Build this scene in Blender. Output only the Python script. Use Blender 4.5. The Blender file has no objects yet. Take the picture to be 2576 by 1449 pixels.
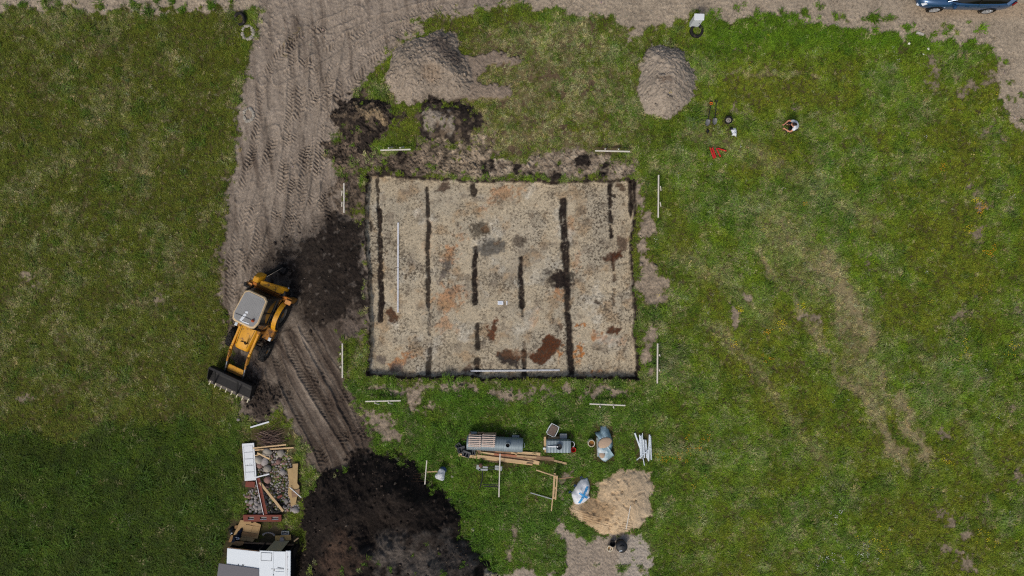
import bpy, bmesh, math, random
import numpy as np
from mathutils import Vector, Matrix

# ------------------------------------------------------------------ camera, world, sun, exposure
S = 0.019                    # metres of ground per plan unit (plan is 2576 x 1449 units, origin top left)
H = 36.0                     # camera height over the field
UC, VC = 1288.0, 724.5
scene = bpy.context.scene
col = scene.collection
cam_data = bpy.data.cameras.new('camera')
cam = bpy.data.objects.new('camera', cam_data); col.objects.link(cam)
cam.location = (0, 0, H); cam.rotation_euler = (0, 0, 0)
cam_data.sensor_width = 36.0
cam_data.lens = 36.0 * H / (2576 * S)
cam_data.clip_start = 0.5; cam_data.clip_end = 3000
scene.camera = cam

SUN_AZ, SUN_EL = math.radians(207), math.radians(52)      # compass bearing of the sun (north is up in the plan)
world = bpy.data.worlds.new('World'); scene.world = world; world.use_nodes = True
wn = world.node_tree; wn.nodes.clear()
w_out = wn.nodes.new('ShaderNodeOutputWorld'); w_bg = wn.nodes.new('ShaderNodeBackground')
w_sky = wn.nodes.new('ShaderNodeTexSky'); w_sky.sky_type = 'NISHITA'; w_sky.sun_disc = False
w_sky.sun_elevation = SUN_EL; w_sky.sun_rotation = SUN_AZ
w_sky.air_density = 1.0; w_sky.dust_density = 4.0; w_sky.ozone_density = 0.6
w_bg.inputs['Strength'].default_value = 0.092
wn.links.new(w_sky.outputs[0], w_bg.inputs[0]); wn.links.new(w_bg.outputs[0], w_out.inputs[0])
sun_data = bpy.data.lights.new('sun', 'SUN'); sun = bpy.data.objects.new('sun', sun_data); col.objects.link(sun)
sun_data.energy = 1.5; sun_data.angle = math.radians(11); sun_data.color = (1.0, 0.955, 0.89)
sd = Vector((math.sin(SUN_AZ) * math.cos(SUN_EL), math.cos(SUN_AZ) * math.cos(SUN_EL), math.sin(SUN_EL)))
sun.rotation_euler = sd.to_track_quat('Z', 'Y').to_euler(); sun.location = sd * 60
scene.view_settings.view_transform = 'Standard'; scene.view_settings.look = 'None'
scene.view_settings.gamma = 1.0; scene.view_settings.use_curve_mapping = False
scene.view_settings.exposure = 0.0
scene.cycles.use_denoising = False; scene.cycles.filter_width = 1.2
scene.cycles.max_bounces = 5; scene.cycles.diffuse_bounces = 3

random.seed(7); rng = np.random.default_rng(11)

# ------------------------------------------------------------------ plan helpers
def P(u, v, z=0.0):
    """plan unit -> world x, y of the point that stands z metres over the field"""
    k = S * (H - z) / H
    return ((u - UC) * k, (VC - v) * k)
def lin(r, g, b):
    f = lambda c: (c / 255 / 12.92) if c <= 10 else ((c / 255 + 0.055) / 1.055) ** 2.4
    return np.array([f(r), f(g), f(b)], np.float32)
def sm(x, a, b):
    t = np.clip((x - a) / (b - a), 0, 1); return t * t * (3 - 2 * t)

_perm = rng.permutation(256); _ang = rng.random(256) * 2 * np.pi
_gx = np.cos(_ang).astype(np.float32); _gy = np.sin(_ang).astype(np.float32)
def pn(x, y, seed=0):
    xi = np.floor(x).astype(np.int32); yi = np.floor(y).astype(np.int32)
    fx = (x - xi).astype(np.float32); fy = (y - yi).astype(np.float32)
    def g(ix, iy, dx, dy):
        h = _perm[(_perm[(ix + seed * 37) & 255] + iy + seed * 11) & 255]
        return _gx[h] * dx + _gy[h] * dy
    u = fx * fx * fx * (fx * (fx * 6 - 15) + 10); v = fy * fy * fy * (fy * (fy * 6 - 15) + 10)
    a = g(xi, yi, fx, fy); b = g(xi + 1, yi, fx - 1, fy)
    c = g(xi, yi + 1, fx, fy - 1); d = g(xi + 1, yi + 1, fx - 1, fy - 1)
    return (a + (b - a) * u) + ((c + (d - c) * u) - (a + (b - a) * u)) * v
def fbm(x, y, size, octv=3, seed=0, gain=0.5):
    """noise of about -1..1, 'size' is the size of the largest blobs in metres"""
    s = 0; a = 1.0; f = 1.0 / size
    for o in range(octv):
        s = s + a * pn(x * f + 17.3 * o, y * f - 9.1 * o, seed + o); a *= gain; f *= 2.03
    return s * 1.5

# ------------------------------------------------------------------ the height field and its colours
def lines(a, b, step): return list(np.linspace(a, b, max(2, int(round((b - a) / step)) + 1)))[:-1]
xs = np.array(lines(-28, -24.8, .1) + lines(-24.8, -14.0, .055) + lines(-14.0, -5.6, .032) + lines(-5.6, 24.8, .052) + lines(24.8, 28, .1) + [28.0])
ys = np.array(lines(-17, -14.1, .1) + lines(-14.1, 14.1, .046) + lines(14.1, 17, .1) + [17.0])
NX, NY = len(xs), len(ys)
X, Y = np.meshgrid(xs.astype(np.float32), ys.astype(np.float32))
WX = fbm(X, Y, 0.9, 3, 1); WY = fbm(X, Y, 0.9, 3, 5)        # used to make every border ragged
WX2 = fbm(X, Y, 0.22, 2, 8); WY2 = fbm(X, Y, 0.22, 2, 9)
def box_of(pts, pad):
    p = np.array(pts); a = np.searchsorted(xs, p[:, 0].min() - pad); b = np.searchsorted(xs, p[:, 0].max() + pad)
    c = np.searchsorted(ys, p[:, 1].min() - pad); d = np.searchsorted(ys, p[:, 1].max() + pad)
    return slice(max(c, 0), max(d, c + 1)), slice(max(a, 0), max(b, a + 1))
def sdf(poly, w=0.12, w2=0.04, pad=1.2):
    """signed distance in metres to a plan polygon, positive inside, with a ragged border"""
    pts = [P(*q) for q in poly]; sl = box_of(pts, pad)
    out = np.full(X.shape, -pad, np.float32)
    x = X[sl] + WX[sl] * w + WX2[sl] * w2; y = Y[sl] + WY[sl] * w + WY2[sl] * w2
    d2 = np.full(x.shape, 1e9, np.float32); ins = np.zeros(x.shape, bool)
    for (x0, y0), (x1, y1) in zip(pts, pts[1:] + pts[:1]):
        dx, dy = x1 - x0, y1 - y0; L = dx * dx + dy * dy + 1e-9
        t = np.clip(((x - x0) * dx + (y - y0) * dy) / L, 0, 1)
        d2 = np.minimum(d2, (x - x0 - t * dx) ** 2 + (y - y0 - t * dy) ** 2)
        if abs(dy) > 1e-9: ins ^= ((y0 > y) != (y1 > y)) & (x < (x1 - x0) * (y - y0) / dy + x0)
    d = np.sqrt(d2); out[sl] = np.maximum(np.where(ins, d, -d), -pad); return out
def stroke(pl, w=0.05, w2=0.02, pad=0.8):
    """distance, run length and side of a plan polyline on its own sub-grid"""
    pts = [P(*q) for q in pl]; sl = box_of(pts, pad)
    x = X[sl] + WX[sl] * w + WX2[sl] * w2; y = Y[sl] + WY[sl] * w + WY2[sl] * w2
    best = np.full(x.shape, 1e9, np.float32); run = np.zeros(x.shape, np.float32); side = np.zeros(x.shape, np.float32); acc = 0
    for (x0, y0), (x1, y1) in zip(pts, pts[1:]):
        dx, dy = x1 - x0, y1 - y0; L = math.hypot(dx, dy)
        t = np.clip(((x - x0) * dx + (y - y0) * dy) / (L * L), 0, 1)
        d = np.hypot(x - x0 - t * dx, y - y0 - t * dy); m = d < best
        best = np.where(m, d, best); run = np.where(m, acc + t * L, run)
        side = np.where(m, ((x - x0) * dy - (y - y0) * dx) / L, side); acc += L
    return sl, best, run, side, acc
def ellipse(u, v, ru, rv, tilt=0, w=0.1, w2=0.05):
    """1 in the middle, 0 at the ragged border, below 0 outside"""
    cx, cy = P(u, v); r = max(ru, rv) * S + 1.2; sl = box_of([(cx - r, cy - r), (cx + r, cy + r)], 0)
    out = np.full(X.shape, -3, np.float32)
    x = X[sl] + WX[sl] * w + WX2[sl] * w2 - cx; y = Y[sl] + WY[sl] * w + WY2[sl] * w2 - cy
    c, s = math.cos(tilt), math.sin(tilt); a = (x * c + y * s) / (ru * S); b = (-x * s + y * c) / (rv * S)
    out[sl] = 1 - np.hypot(a, b); return out

n_big = fbm(X, Y, 6.0, 3, 12); n_mid = fbm(X, Y, 1.7, 3, 15); n_sml = fbm(X, Y, 0.5, 3, 19); n_fin = fbm(X, Y, 0.16, 2, 23)
n_grn = rng.random(X.shape).astype(np.float32) - 0.5
U = X / S + UC; V = VC - Y / S
Z = n_big * 0.05 + n_mid * 0.02
C = np.zeros(X.shape + (3,), np.float32)
D = np.ones(X.shape, np.float32)            # grass cover
STR = np.zeros(X.shape, np.float32)         # straw in the grass
LUSH = np.zeros(X.shape, np.float32)        # fresh green in the grass
SPK = np.zeros(X.shape, np.float32)         # dark grains
R = np.zeros(X.shape, np.int16)             # which object a cell belongs to
def paint(m, c):
    global C
    C += (m[..., None]) * (np.asarray(c, np.float32) - C)
def clumps(m, size, amp, seed):
    """lumpy broken soil, sharp cracks between lumps"""
    r = np.abs(fbm(X, Y, size, 4, seed, .62)); return m * amp * (np.minimum(r * 2.2, 1) - 0.45)

# --- turf: fresh, olive and straw parts
left = sm(U, 660, 560)
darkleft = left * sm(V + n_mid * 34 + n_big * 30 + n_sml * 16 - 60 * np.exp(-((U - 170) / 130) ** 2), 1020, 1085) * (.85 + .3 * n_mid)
mid_green = sm(V + 25 * n_mid, 920, 1000) * sm(U + 20 * n_mid, 820, 890) * sm(U + 120 * n_mid, 1860, 1500) * (.8 + .35 * n_mid)
LUSH = np.clip(0.38 + 0.5 * n_big + 0.45 * n_mid, 0, 1)
LUSH = np.maximum(LUSH * (1 - left * 0.75), 0); LUSH = np.maximum(LUSH, mid_green * (0.75 + 0.3 * n_mid)); LUSH = np.maximum(LUSH, darkleft)
STR = np.clip(0.10 + 0.55 * n_mid + 0.35 * n_big + 0.45 * n_sml, 0, 1) * (1 - 0.9 * darkleft) * (1 - 0.8 * mid_green) * (1 - .35 * left) * (1 - .3 * sm(U, 1640, 1800))
right_top = sm(U, 1700, 1800) * sm(V, 200, 90); STR *= 1 - 0.8 * right_top; LUSH = np.maximum(LUSH, right_top * 0.8)
STREAK = np.zeros(X.shape, np.float32)
for pl, wd, k in [([(1960, 560), (2060, 690), (2160, 850), (2250, 1010), (2330, 1170)], 9, .85), ([(1900, 620), (2010, 770), (2110, 930), (2200, 1060), (2290, 1190)], 8, .75), ([(1800, 820), (1900, 930), (2000, 1060), (2080, 1180)], 14, .35), ([(1700, 640), (1820, 700), (1960, 820)], 20, .25), ([(2300, 860), (2400, 1010), (2480, 1180)], 12, .35), ([(1720, 180), (2060, 190)], 6, .5), ([(1740, 330), (1980, 420), (2200, 560)], 22, .25), ([(2070, 640), (2100, 697), (2155, 781), (2191, 854)], 26, .8), ([(2151, 970), (2206, 1042), (2242, 1132), (2285, 1180)], 17, .85),
               ([(2262, 995), (2296, 1078), (2335, 1155)], 15, .9), ([(2120, 800), (2150, 900), (2200, 1000)], 30, .45), ([(1950, 560), (2060, 700)], 60, .3),
               ([(322, 110), (322, 330)], 8, .25), ([(368, 340), (372, 480)], 10, .3)]:
    sl, d, run, side, L = stroke(pl, .3, .12, 1.6)
    q_ = k * sm(d + .25 * n_sml[sl], wd * S * 1.6, wd * S * .3) * np.clip(.95 + .7 * n_sml[sl] + .25 * n_mid[sl], .1, 1.2)
    STR[sl] = np.maximum(STR[sl], q_); STREAK[sl] = np.maximum(STREAK[sl], np.clip(q_, 0, 1))
wear = sm(U + 60 * n_mid, 1120, 1240) * sm(U + 50 * n_mid, 1640, 1500) * sm(V + 30 * n_mid, 20, 70) * sm(V + 30 * n_mid, 440, 380)
STR = np.maximum(STR, wear * np.clip(0.6 + 0.7 * n_sml + .4 * n_mid, 0, 1)); LUSH *= 1 - 0.4 * wear
D *= 1 - 0.45 * wear * sm(n_sml + .5 * n_mid, 0.0, 0.5)
D *= 1 - .62 * STREAK
deadw = wear * sm(fbm(X, Y, .7, 3, 29), .25, .6)
bare_noise = .7 * sm(n_mid + 0.6 * n_sml, 0.7, 0.95) * sm(U, 2300, 2450)
BARE = bare_noise * 0.9
for (u, v, a, b, t) in [(1846, 795, 9, 30, .1), (1882, 748, 13, 7, -.6), (1843, 268, 11, 8, 0), (1998, 270, 9, 9, 0), (1545, 985, 22, 9, 0), (1505, 975, 16, 11, .5), (1500, 995, 9, 16, 0),
        (985, 985, 24, 10, -.3), (955, 975, 12, 7, 0), (1035, 1000, 10, 26, 0), (1065, 1005, 10, 28, .2), (1058, 975, 26, 8, 0), (1120, 975, 9, 12, .7), (1150, 975, 16, 8, -.5), (1245, 985, 8, 18, .5), (1178, 972, 16, 8, -.3),
        (1262, 990, 8, 10, .4), (1310, 1000, 16, 9, 0), (1330, 985, 7, 14, .3), (1368, 978, 9, 12, .5), (1424, 978, 11, 10, .2), (1465, 993, 8, 14, 0), (1282, 985, 6, 14, 0), (1087, 1022, 6, 8, 0), (1375, 1000, 12, 5, 0.4),
        (955, 1060, 42, 24, -.5), (985, 1090, 28, 26, 0), (930, 1045, 28, 12, 0), (1290, 1340, 9, 9, .3), (1280, 1390, 12, 18, 0), (1670, 1340, 9, 9, 0), (1425, 1190, 16, 14, 0), (1410, 1235, 9, 22, 0), (1130, 1250, 8, 6, 0),
        (2350, 165, 14, 26, .1), (2345, 210, 18, 14, 0), (2445, 215, 30, 12, -.2), (2420, 230, 18, 14, 0), (2500, 190, 22, 18, .4), (2530, 470, 16, 14, 0), (2440, 470, 12, 10, .4), (2470, 520, 18, 14, .4), (2464, 588, 24, 12, .3), (2190, 660, 10, 14, 0),
        (2400, 1320, 26, 14, .4), (2430, 1345, 14, 18, 0), (2370, 1290, 12, 18, 0), (2480, 1260, 10, 12, 0), (2440, 1420, 22, 18, 0), (2390, 1380, 30, 9, -.4), (2560, 1200, 14, 14, 0), (2035, 800, 22, 12, -.5), (2380, 1095, 7, 28, .4),
        (75, 690, 22, 16, .3), (95, 720, 14, 18, 0), (400, 750, 12, 18, .5), (60, 1000, 14, 8, 0), (1975, 475, 8, 18, 0), (1830, 120, 20, 4, 0), (420, 300, 10, 5, 0), (590, 520, 7, 5, 0)]:
    BARE = np.maximum(BARE, sm(ellipse(u, v, a * (1.65 if 960 < v < 1030 else 1.3) + 2, b * (1.65 if 960 < v < 1030 else 1.3) + 2, t, .2, .2) + n_sml * .4 + n_fin * .25, -.1, 0.6) * (.72 if (u > 1670 or u < 560) and u not in (1846, 1882) else 1))
BARE = np.maximum(BARE, sm(ellipse(1846, 796, 14, 42, .1, .1, .06), 0, .35)); BARE = np.maximum(BARE, sm(ellipse(1882, 748, 20, 11, -.6, .1, .06), 0, .35))
east = [(1600, 500, 16, 22), (1628, 575, 20, 26), (1620, 620, 14, 18), (1615, 660, 14, 20), (1640, 720, 36, 40), (1660, 755, 22, 24), (1640, 840, 16, 22), (1632, 880, 14, 18), (1635, 925, 14, 24), (1618, 900, 8, 20), (1615, 470, 10, 14), (1625, 545, 14, 10), (1640, 690, 14, 30)]
for (u, v, a, b) in east: BARE = np.maximum(BARE, sm(ellipse(u, v, a * 1.3, b * 1.3, 0, .2, .16) + n_sml * .4, 0.0, 0.35))
north = sdf([(925, 400), (1000, 375), (1200, 370), (1290, 400), (1390, 375), (1480, 380), (1530, 388), (1600, 400), (1600, 455), (925, 440)], .3, .15)
BARE = np.maximum(BARE, sm(north, -.1, .25) * sm(n_sml + 0.5 * n_mid + .25 * sm(U, 1050, 1250), -0.45, 0.05))
turf_soil = lin(82, 76, 46)
C[:] = turf_soil
paint(np.clip(STR, 0, 1) * .7, lin(132, 118, 86)); paint(LUSH * .5, lin(60, 66, 30))
paint(deadw * .8, lin(92, 76, 60) * (1 + .4 * n_fin[..., None])); D *= 1 - .6 * deadw
paint(STREAK * .8, lin(150, 138, 104))
bare_c = lin(146, 132, 114)[None, None] * (1 + .35 * fbm(X, Y, .3, 4, 36, .65)[..., None] + 0.22 * n_sml[..., None] + .12 * n_fin[..., None])
paint(np.clip(BARE, 0, 1), bare_c); D *= 1 - np.clip(BARE * 1.15, 0, 1)
blk = sm(north, -.3, .1) * sm(fbm(X, Y, .8, 3, 31) + .35 * sm(U, 1300, 900), 0.15, 0.45)
paint(blk, lin(46, 40, 36) * (1 + .5 * n_fin[..., None])); D *= 1 - blk
Z += clumps(np.maximum(sm(north, -.1, .2), BARE * .5), .22, .09, 33); nn_ = sm(north, -.1, .2) * (1 - blk); paint(nn_ * sm(fbm(X, Y, .45, 3, 34), .1, .5) * .6, lin(186, 172, 150)); paint(nn_ * sm(fbm(X, Y, .35, 3, 35), .2, .5) * .7, lin(84, 72, 62))

# --- the dirt road along the top and down the right-hand corner
road_poly = [(-400, -130), (3000, -130), (3000, 330), (2560, 330), (2545, 300), (2510, 250), (2508, 160), (2470, 118), (2400, 108), (2300, 96), (2230, 92), (2150, 80), (2080, 64), (2000, 52), (1880, 44), (1800, 46), (1740, 40),
             (1690, 70), (1640, 76), (1585, 120), (1560, 122), (1590, 80), (1560, 52), (1490, 42), (1400, 32), (1310, 14), (1270, 22), (1100, 40), (1000, 120), (640, 120), (646, 40), (600, 22), (470, 26), (430, 18), (330, 30), (120, 26), (-400, 24)]
road = sdf(road_poly, .35, .14, 2.0)
road_m = sm(road + n_sml * .12, -.06, .10)
paint(road_m, lin(166, 152, 132) * (1 + .16 * n_mid[..., None] + .12 * n_sml[..., None] + .10 * n_fin[..., None] + .10 * n_grn[..., None]))
smooth_lane = sm(V, 60, 30) * sm(V + 10 * n_mid, 6, 16) * sm(U, 2250, 2350)
paint(road_m * smooth_lane * .6, lin(172, 150, 124))
D *= 1 - road_m
weed = sm(road, 1.3, .15) * sm(fbm(X, Y, .55, 3, 37) + .15 * n_mid, .38, .55) * road_m * (1 - sm(U, 600, 680) * sm(U, 1900, 1800))
D = np.maximum(D, weed); paint(weed, turf_soil); LUSH = np.maximum(LUSH, weed)
stony = road_m * sm(road, 1.6, .3)
SPK = np.maximum(SPK, road_m * .55); Z += stony * np.maximum(n_fin, 0) * .05 + road_m * (n_sml * .012 + n_fin * .010)
R[road > 0] = 1

# --- the churned track
track_poly = [(640, -60), (1310, -60), (1310, 4), (1240, 14), (1160, 24), (1100, 36), (1050, 58), (1010, 105), (965, 150), (940, 190), (905, 225), (880, 250), (850, 300), (845, 330), (838, 360), (835, 400), (850, 440), (866, 470), (870, 540), (925, 560), (930, 830), (862, 850),
              (862, 940), (885, 975), (905, 1025), (945, 1100), (950, 1140), (860, 1175), (800, 1195), (775, 1150), (738, 1085), (712, 1040), (650, 1062), (600, 1050), (597, 1010), (600, 960), (596, 930), (580, 880), (572, 830), (562, 790), (553, 745), (556, 690), (556, 640), (566, 590), (570, 540),
              (573, 495), (579, 445), (584, 400), (600, 335), (592, 300), (601, 262), (607, 240), (612, 200), (620, 140), (640, 90), (652, 40)]
track = sdf(track_poly, .22, .13, 1.5)
track_m = sm(track + n_sml * .05, -.05, .07)
str_up = fbm(X + .12 * Y, Y * .10, .45, 4, 26, .6); str_lo = fbm(X * .87 + Y * .5, (Y * .87 - X * .5) * .10, .45, 4, 28, .6); low_ = sm(V, 780, 850)
wet = np.clip(.06 + sm(V + 60 * n_mid, 380, 660) * .28 + low_ * .35 + .22 * n_mid + .55 * (str_up * (1 - low_) + str_lo * low_) + .35 * sm(U + 30 * n_mid, 760, 860) * sm(V, 380, 520), 0, 1)
trc = lin(154, 141, 126)[None, None] * (1 - wet[..., None]) + lin(84, 73, 64)[None, None] * wet[..., None]
paint(track_m, trc * (1 + .12 * n_mid[..., None] + .14 * n_sml[..., None] + .14 * n_fin[..., None] + .12 * n_grn[..., None]))
fringe = track_m * sm(track, .45, .02) * sm(n_sml + .6 * n_fin + .3 * n_mid, .25, .55); spill = sm(track, -.55, -.02) * (1 - track_m) * sm(n_sml + .5 * n_fin - .2 * n_mid, .2, .5); paint(spill * .8, lin(136, 122, 106)); D *= 1 - spill * .8
D *= 1 - track_m; D = np.maximum(D, fringe * .8); SPK = np.maximum(SPK * (1 - track_m), track_m * .3)
Z += track_m * (n_sml * .02 + n_fin * .018 - .04)
R[track > 0] = 2
ruts = [([(735, 60), (738, 200), (728, 320), (712, 450), (692, 560), (662, 650), (628, 740)], 25), ([(790, 150), (792, 300), (772, 420), (747, 540), (712, 640)], 25),
        ([(850, 120), (822, 250), (802, 400), (788, 500), (752, 600)], 25), ([(690, 330), (668, 420), (642, 520), (612, 620), (592, 720)], 24), ([(632, 470), (602, 570), (578, 680), (580, 770)], 24),
        ([(1120, 24), (1010, 62), (925, 112), (852, 172), (802, 240), (772, 330), (760, 430)], 26), ([(1060, 52), (985, 92), (905, 138), (835, 196), (770, 262), (720, 340)], 26), ([(1230, 0), (1080, 18), (960, 50), (870, 100), (780, 160), (700, 200)], 26),
        ([(990, 110), (930, 170), (880, 215), (840, 280), (825, 360)], 26), ([(820, 330), (815, 430), (828, 520), (840, 580)], 24),
        ([(722, 850), (742, 900), (792, 985), (842, 1065), (892, 1145)], 27), ([(688, 880), (708, 950), (752, 1035), (802, 1125), (822, 1180)], 27), ([(762, 820), (802, 880), (852, 965), (902, 1060), (930, 1120)], 27), ([(770, 850), (815, 930), (868, 1030), (905, 1110)], 22),
        ([(640, 820), (668, 900), (690, 980), (720, 1040)], 24), ([(740, 430), (735, 520), (716, 600)], 24), ([(660, 560), (640, 640), (610, 700)], 24), ([(660, 210), (650, 320), (625, 420), (600, 500)], 24), ([(770, 80), (760, 200), (750, 330), (735, 430)], 24), ([(880, 90), (860, 200), (845, 300)], 24), ([(830, 420), (810, 520), (770, 600)], 24), ([(900, 30), (800, 70), (710, 130), (660, 200)], 26), ([(600, 640), (585, 760), (600, 850)], 24), ([(660, 860), (650, 940), (640, 1010)], 24), ([(740, 840), (765, 900), (815, 990), (865, 1080), (890, 1130)], 22), ([(640, 740), (625, 820), (620, 900)], 24)]
n_brk = fbm(X, Y, 1.5, 3, 27)
for k, (pl, wd) in enumerate(ruts):
    sl, d, run, side, L = stroke(pl, .06, .015, .5)
    hw = wd * S * .5
    m = sm(d, hw * 1.12, hw * .85) * sm(run, .0, .6) * sm(L - run, 0, .6) * track_m[sl]
    lug = np.sin(2 * np.pi * (run / (.155 + .012 * (k % 5)) + .8 * n_mid[sl] + np.where(side > 0, .5, 0) + 1.3 * (np.abs(side) / hw) ** 1.5 * .55) + 1.2 * n_sml[sl])
    lug = np.clip(lug * 1.8, -1, 1) * np.clip(.75 + .8 * n_mid[sl] + .6 * n_sml[sl], .2, 1.5) * (.25 + .75 * sm(n_brk[sl], -.35, .15))
    berm = np.exp(-((d - hw * 1.15) / .05) ** 2) * track_m[sl] * .05
    deep = .05 if k in (10, 11, 12, 13) else .025
    Z[sl] = Z[sl] * (1 - .55 * m) + m * (Z[sl] * .0 - deep + lug * .046) + berm
    C[sl] *= (1 - (m * .10 * (k % 3)))[..., None] if k in (10, 11, 12, 13, 14) else 1
moss = ellipse(1110 * 0 + 1140, 0, 1, 1)
for (u, v, a, b, t) in [(1120, 20, 1, 1, 0), (870 * 0 + 745, 80, 16, 5, .8), (730, 105, 14, 5, -.4), (720, 135, 6, 14, 0)]:
    paint(sm(ellipse(u, v, a, b, t, .2, .15), 0, .5) * .5, lin(120, 106, 62))

# --- soil thrown about by the digger
def heap(poly, top, reach, w=.25, w2=.12, pad=1.3, lump=.25, lamp=.10, seed=41):
    s = sdf(poly, w, w2, pad); q = np.clip((sdf(poly, w * .35, 0, pad) - .02) / reach, 0, 1)
    m = sm(s, -.03, .08)
    return s, m, top * (1 - (1 - q) ** 1.8) + clumps(m, lump, lamp, seed)
dark1, dark2 = lin(34, 29, 26), lin(68, 59, 52)
heaps = []
# dark apron between the digger and the excavation
sA, mA, zA = heap([(800, 565), (850, 535), (912, 560), (922, 620), (924, 760), (905, 785), (885, 800), (850, 815), (820, 832), (785, 800), (745, 765), (735, 725), (712, 695), (690, 655), (715, 622), (760, 597)], .34, 1.8, .6, .35, 1.3, .34, .05, 43)
nA = np.clip(.3 + .7 * fbm(X * .4, Y, .4, 4, 44, .6), 0, 1)[..., None]
mA = sm(sA + .15 * n_mid + .12 * n_sml, -.15, .35)
paint(mA * .96, (dark1 * (1 - .5 * nA) + dark2 * .5 * nA) * (1 + .35 * n_fin[..., None]))
paint(mA * sm(fbm(X, Y, .35, 2, 45), .5, .75) * .6, lin(104, 96, 88)); Z += zA * sm(U, 924, 905) ; R[sA > 0] = 10
# dirt that spilled out over the churned ground
sp = sm(ellipse(790, 690, 190, 230, 0, .5, .2) + n_mid * .2 + .15 * n_sml, .18, .62) * track_m * (1 - mA) * sm(U, 560, 700)
paint(sp * .75, lin(52, 45, 40) * (1 + .4 * n_fin[..., None]))
sp2 = sm(ellipse(655, 1000, 75, 62, -.2, .5, .2) + n_sml * .25, .05, .5) * sm(U, 585, 620)
paint(sp2 * .85, lin(64, 56, 50) * (1 + .4 * n_fin[..., None])); D *= 1 - sp2; Z += clumps(sp2, .25, .1, 46); R[sp2 > .5] = 2
sp3 = sm(ellipse(865, 385, 42, 50, .3, .5, .25) + n_sml * .35, .05, .45)
paint(sp3 * .95, lin(50, 43, 38) * (1 + .5 * n_fin[..., None])); D *= 1 - sp3; Z += clumps(sp3, .25, .09, 47)
sp4 = sm(ellipse(890, 470, 36, 60, 0, .5, .25) + n_sml * .4, .1, .5) * sm(U, 925, 915)
paint(sp4 * .7, lin(70, 60, 53) * (1 + .5 * n_fin[..., None])); D *= 1 - sp4
sp5 = sm(ellipse(885, 830, 45, 45, 0, .5, .25) + n_sml * .4, .0, .5)
paint(sp5 * .8, lin(112, 100, 90) * (1 + .4 * n_fin[..., None])); D *= 1 - sp5 * .95; Z += clumps(sp5, .22, .05, 48)
# churned ground between the track, the turf heaps and the excavation
ch = sm(np.maximum(sdf([(838, 260), (1000, 250), (1010, 330), (950, 375), (940, 440), (918, 450), (915, 555), (850, 560), (835, 420)], .4, .25), sdf([(1040, 330), (1230, 330), (1260, 380), (1200, 445), (930, 440), (935, 400), (1010, 395)], .4, .25)) + .3 * n_sml + .25 * n_mid, -.1, .35)
chn = fbm(X, Y, .5, 4, 49, .6)[..., None]
paint(ch * .92, np.clip((lin(104, 91, 78) + (lin(140, 126, 107) - lin(104, 91, 78)) * sm(U, 1000, 1150)[..., None]) * (1 + .9 * chn), lin(44, 37, 33), lin(172, 156, 134)) * (1 + .35 * n_fin[..., None])); D *= 1 - ch * .85 * sm(n_sml - .3 * n_mid, .75, .25); Z += clumps(ch, .24, .08, 50)
# big dark heap at the bottom
sB, mB, zB = heap([(800, 1195), (835, 1175), (880, 1155), (925, 1135), (990, 1138), (1050, 1160), (1075, 1200), (1105, 1222), (1130, 1250), (1165, 1300), (1162, 1345), (1205, 1385), (1240, 1420), (1262, 1490), (1220, 1560), (1000, 1580), (800, 1565), (742, 1520), (742, 1430), (760, 1360), (758, 1290), (770, 1235)], 1.6, 2.6, .3, .22, 1.5, .34, .055, 51)
mB = sm(sB + .22 * n_mid + .16 * n_sml + .08 * n_fin, -.06, .16)
nB = np.clip(.25 + .55 * fbm(X * .8 + Y * .6, (Y * .8 - X * .6) * .35, .7, 4, 52, .6), 0, 1)[..., None]
paint(mB, (dark1 * (1 - .55 * nB) + dark2 * .55 * nB) * (1 + .35 * n_fin[..., None]))
grey = mB * sm(ellipse(1070, 1390, 170, 90, -.3, .6, .2) + n_mid * .35 + n_sml * .2, .05, .7)
paint(grey * .75, lin(98, 91, 84) * (1 + .35 * n_fin[..., None]))
brn = mB * sm(ellipse(870, 1370, 70, 80, 0, .5, .2) + n_mid * .35 + .2 * n_sml, .05, .7); paint(brn * .6, lin(88, 70, 58))
Z += mB * (n_fin * .02 + n_sml * .035 + .16 * fbm(X, Y, 1.3, 3, 54) * sm(sB, .1, .8)) + zB * (1 + .10 * n_mid) - .6 * sm(ellipse(965, 1300, 110, 85, .5, .4, .1), 0, .9) * mB + .35 * sm(ellipse(1010, 1250, 60, 60, 0, .3, .1), 0, 1) * mB
D *= 1 - mB; grow = mB * sm(fbm(X, Y, .5, 3, 53), .5, .68) * sm(V, 1330, 1420) * .6; D = np.maximum(D, grow); R[sB > 0] = 11
# tracked grey-brown heap at the top, with two spread arms
sC, mC, zC = heap([(1010, 110), (1040, 95), (1075, 82), (1110, 74), (1150, 90), (1158, 118), (1170, 140), (1192, 180), (1190, 215), (1170, 240), (1130, 250), (1085, 248), (1052, 262), (1040, 272), (1000, 262), (985, 235), (968, 205), (972, 165), (985, 130)], 1.0, 1.7, .2, .12, 1.3, .3, .10, 55)
arm = np.maximum(sdf([(1150, 215), (1190, 205), (1240, 212), (1290, 215), (1292, 235), (1240, 248), (1190, 250), (1120, 255)], .16, .1), sdf([(1165, 145), (1200, 140), (1260, 132), (1315, 152), (1290, 165), (1225, 162), (1215, 185), (1190, 220), (1180, 180)], .2, .12))
mArm = sm(arm, -.04, .08); paint(mArm, lin(138, 124, 109) * (1 + .2 * n_sml[..., None] + .2 * n_fin[..., None])); D *= 1 - mArm
Z += clumps(mArm, .2, .05, 56) + .10 * mArm
cC = lin(156, 143, 127)[None, None] * (1 + .16 * n_mid[..., None] + .16 * n_sml[..., None] + .2 * n_fin[..., None])
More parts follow.
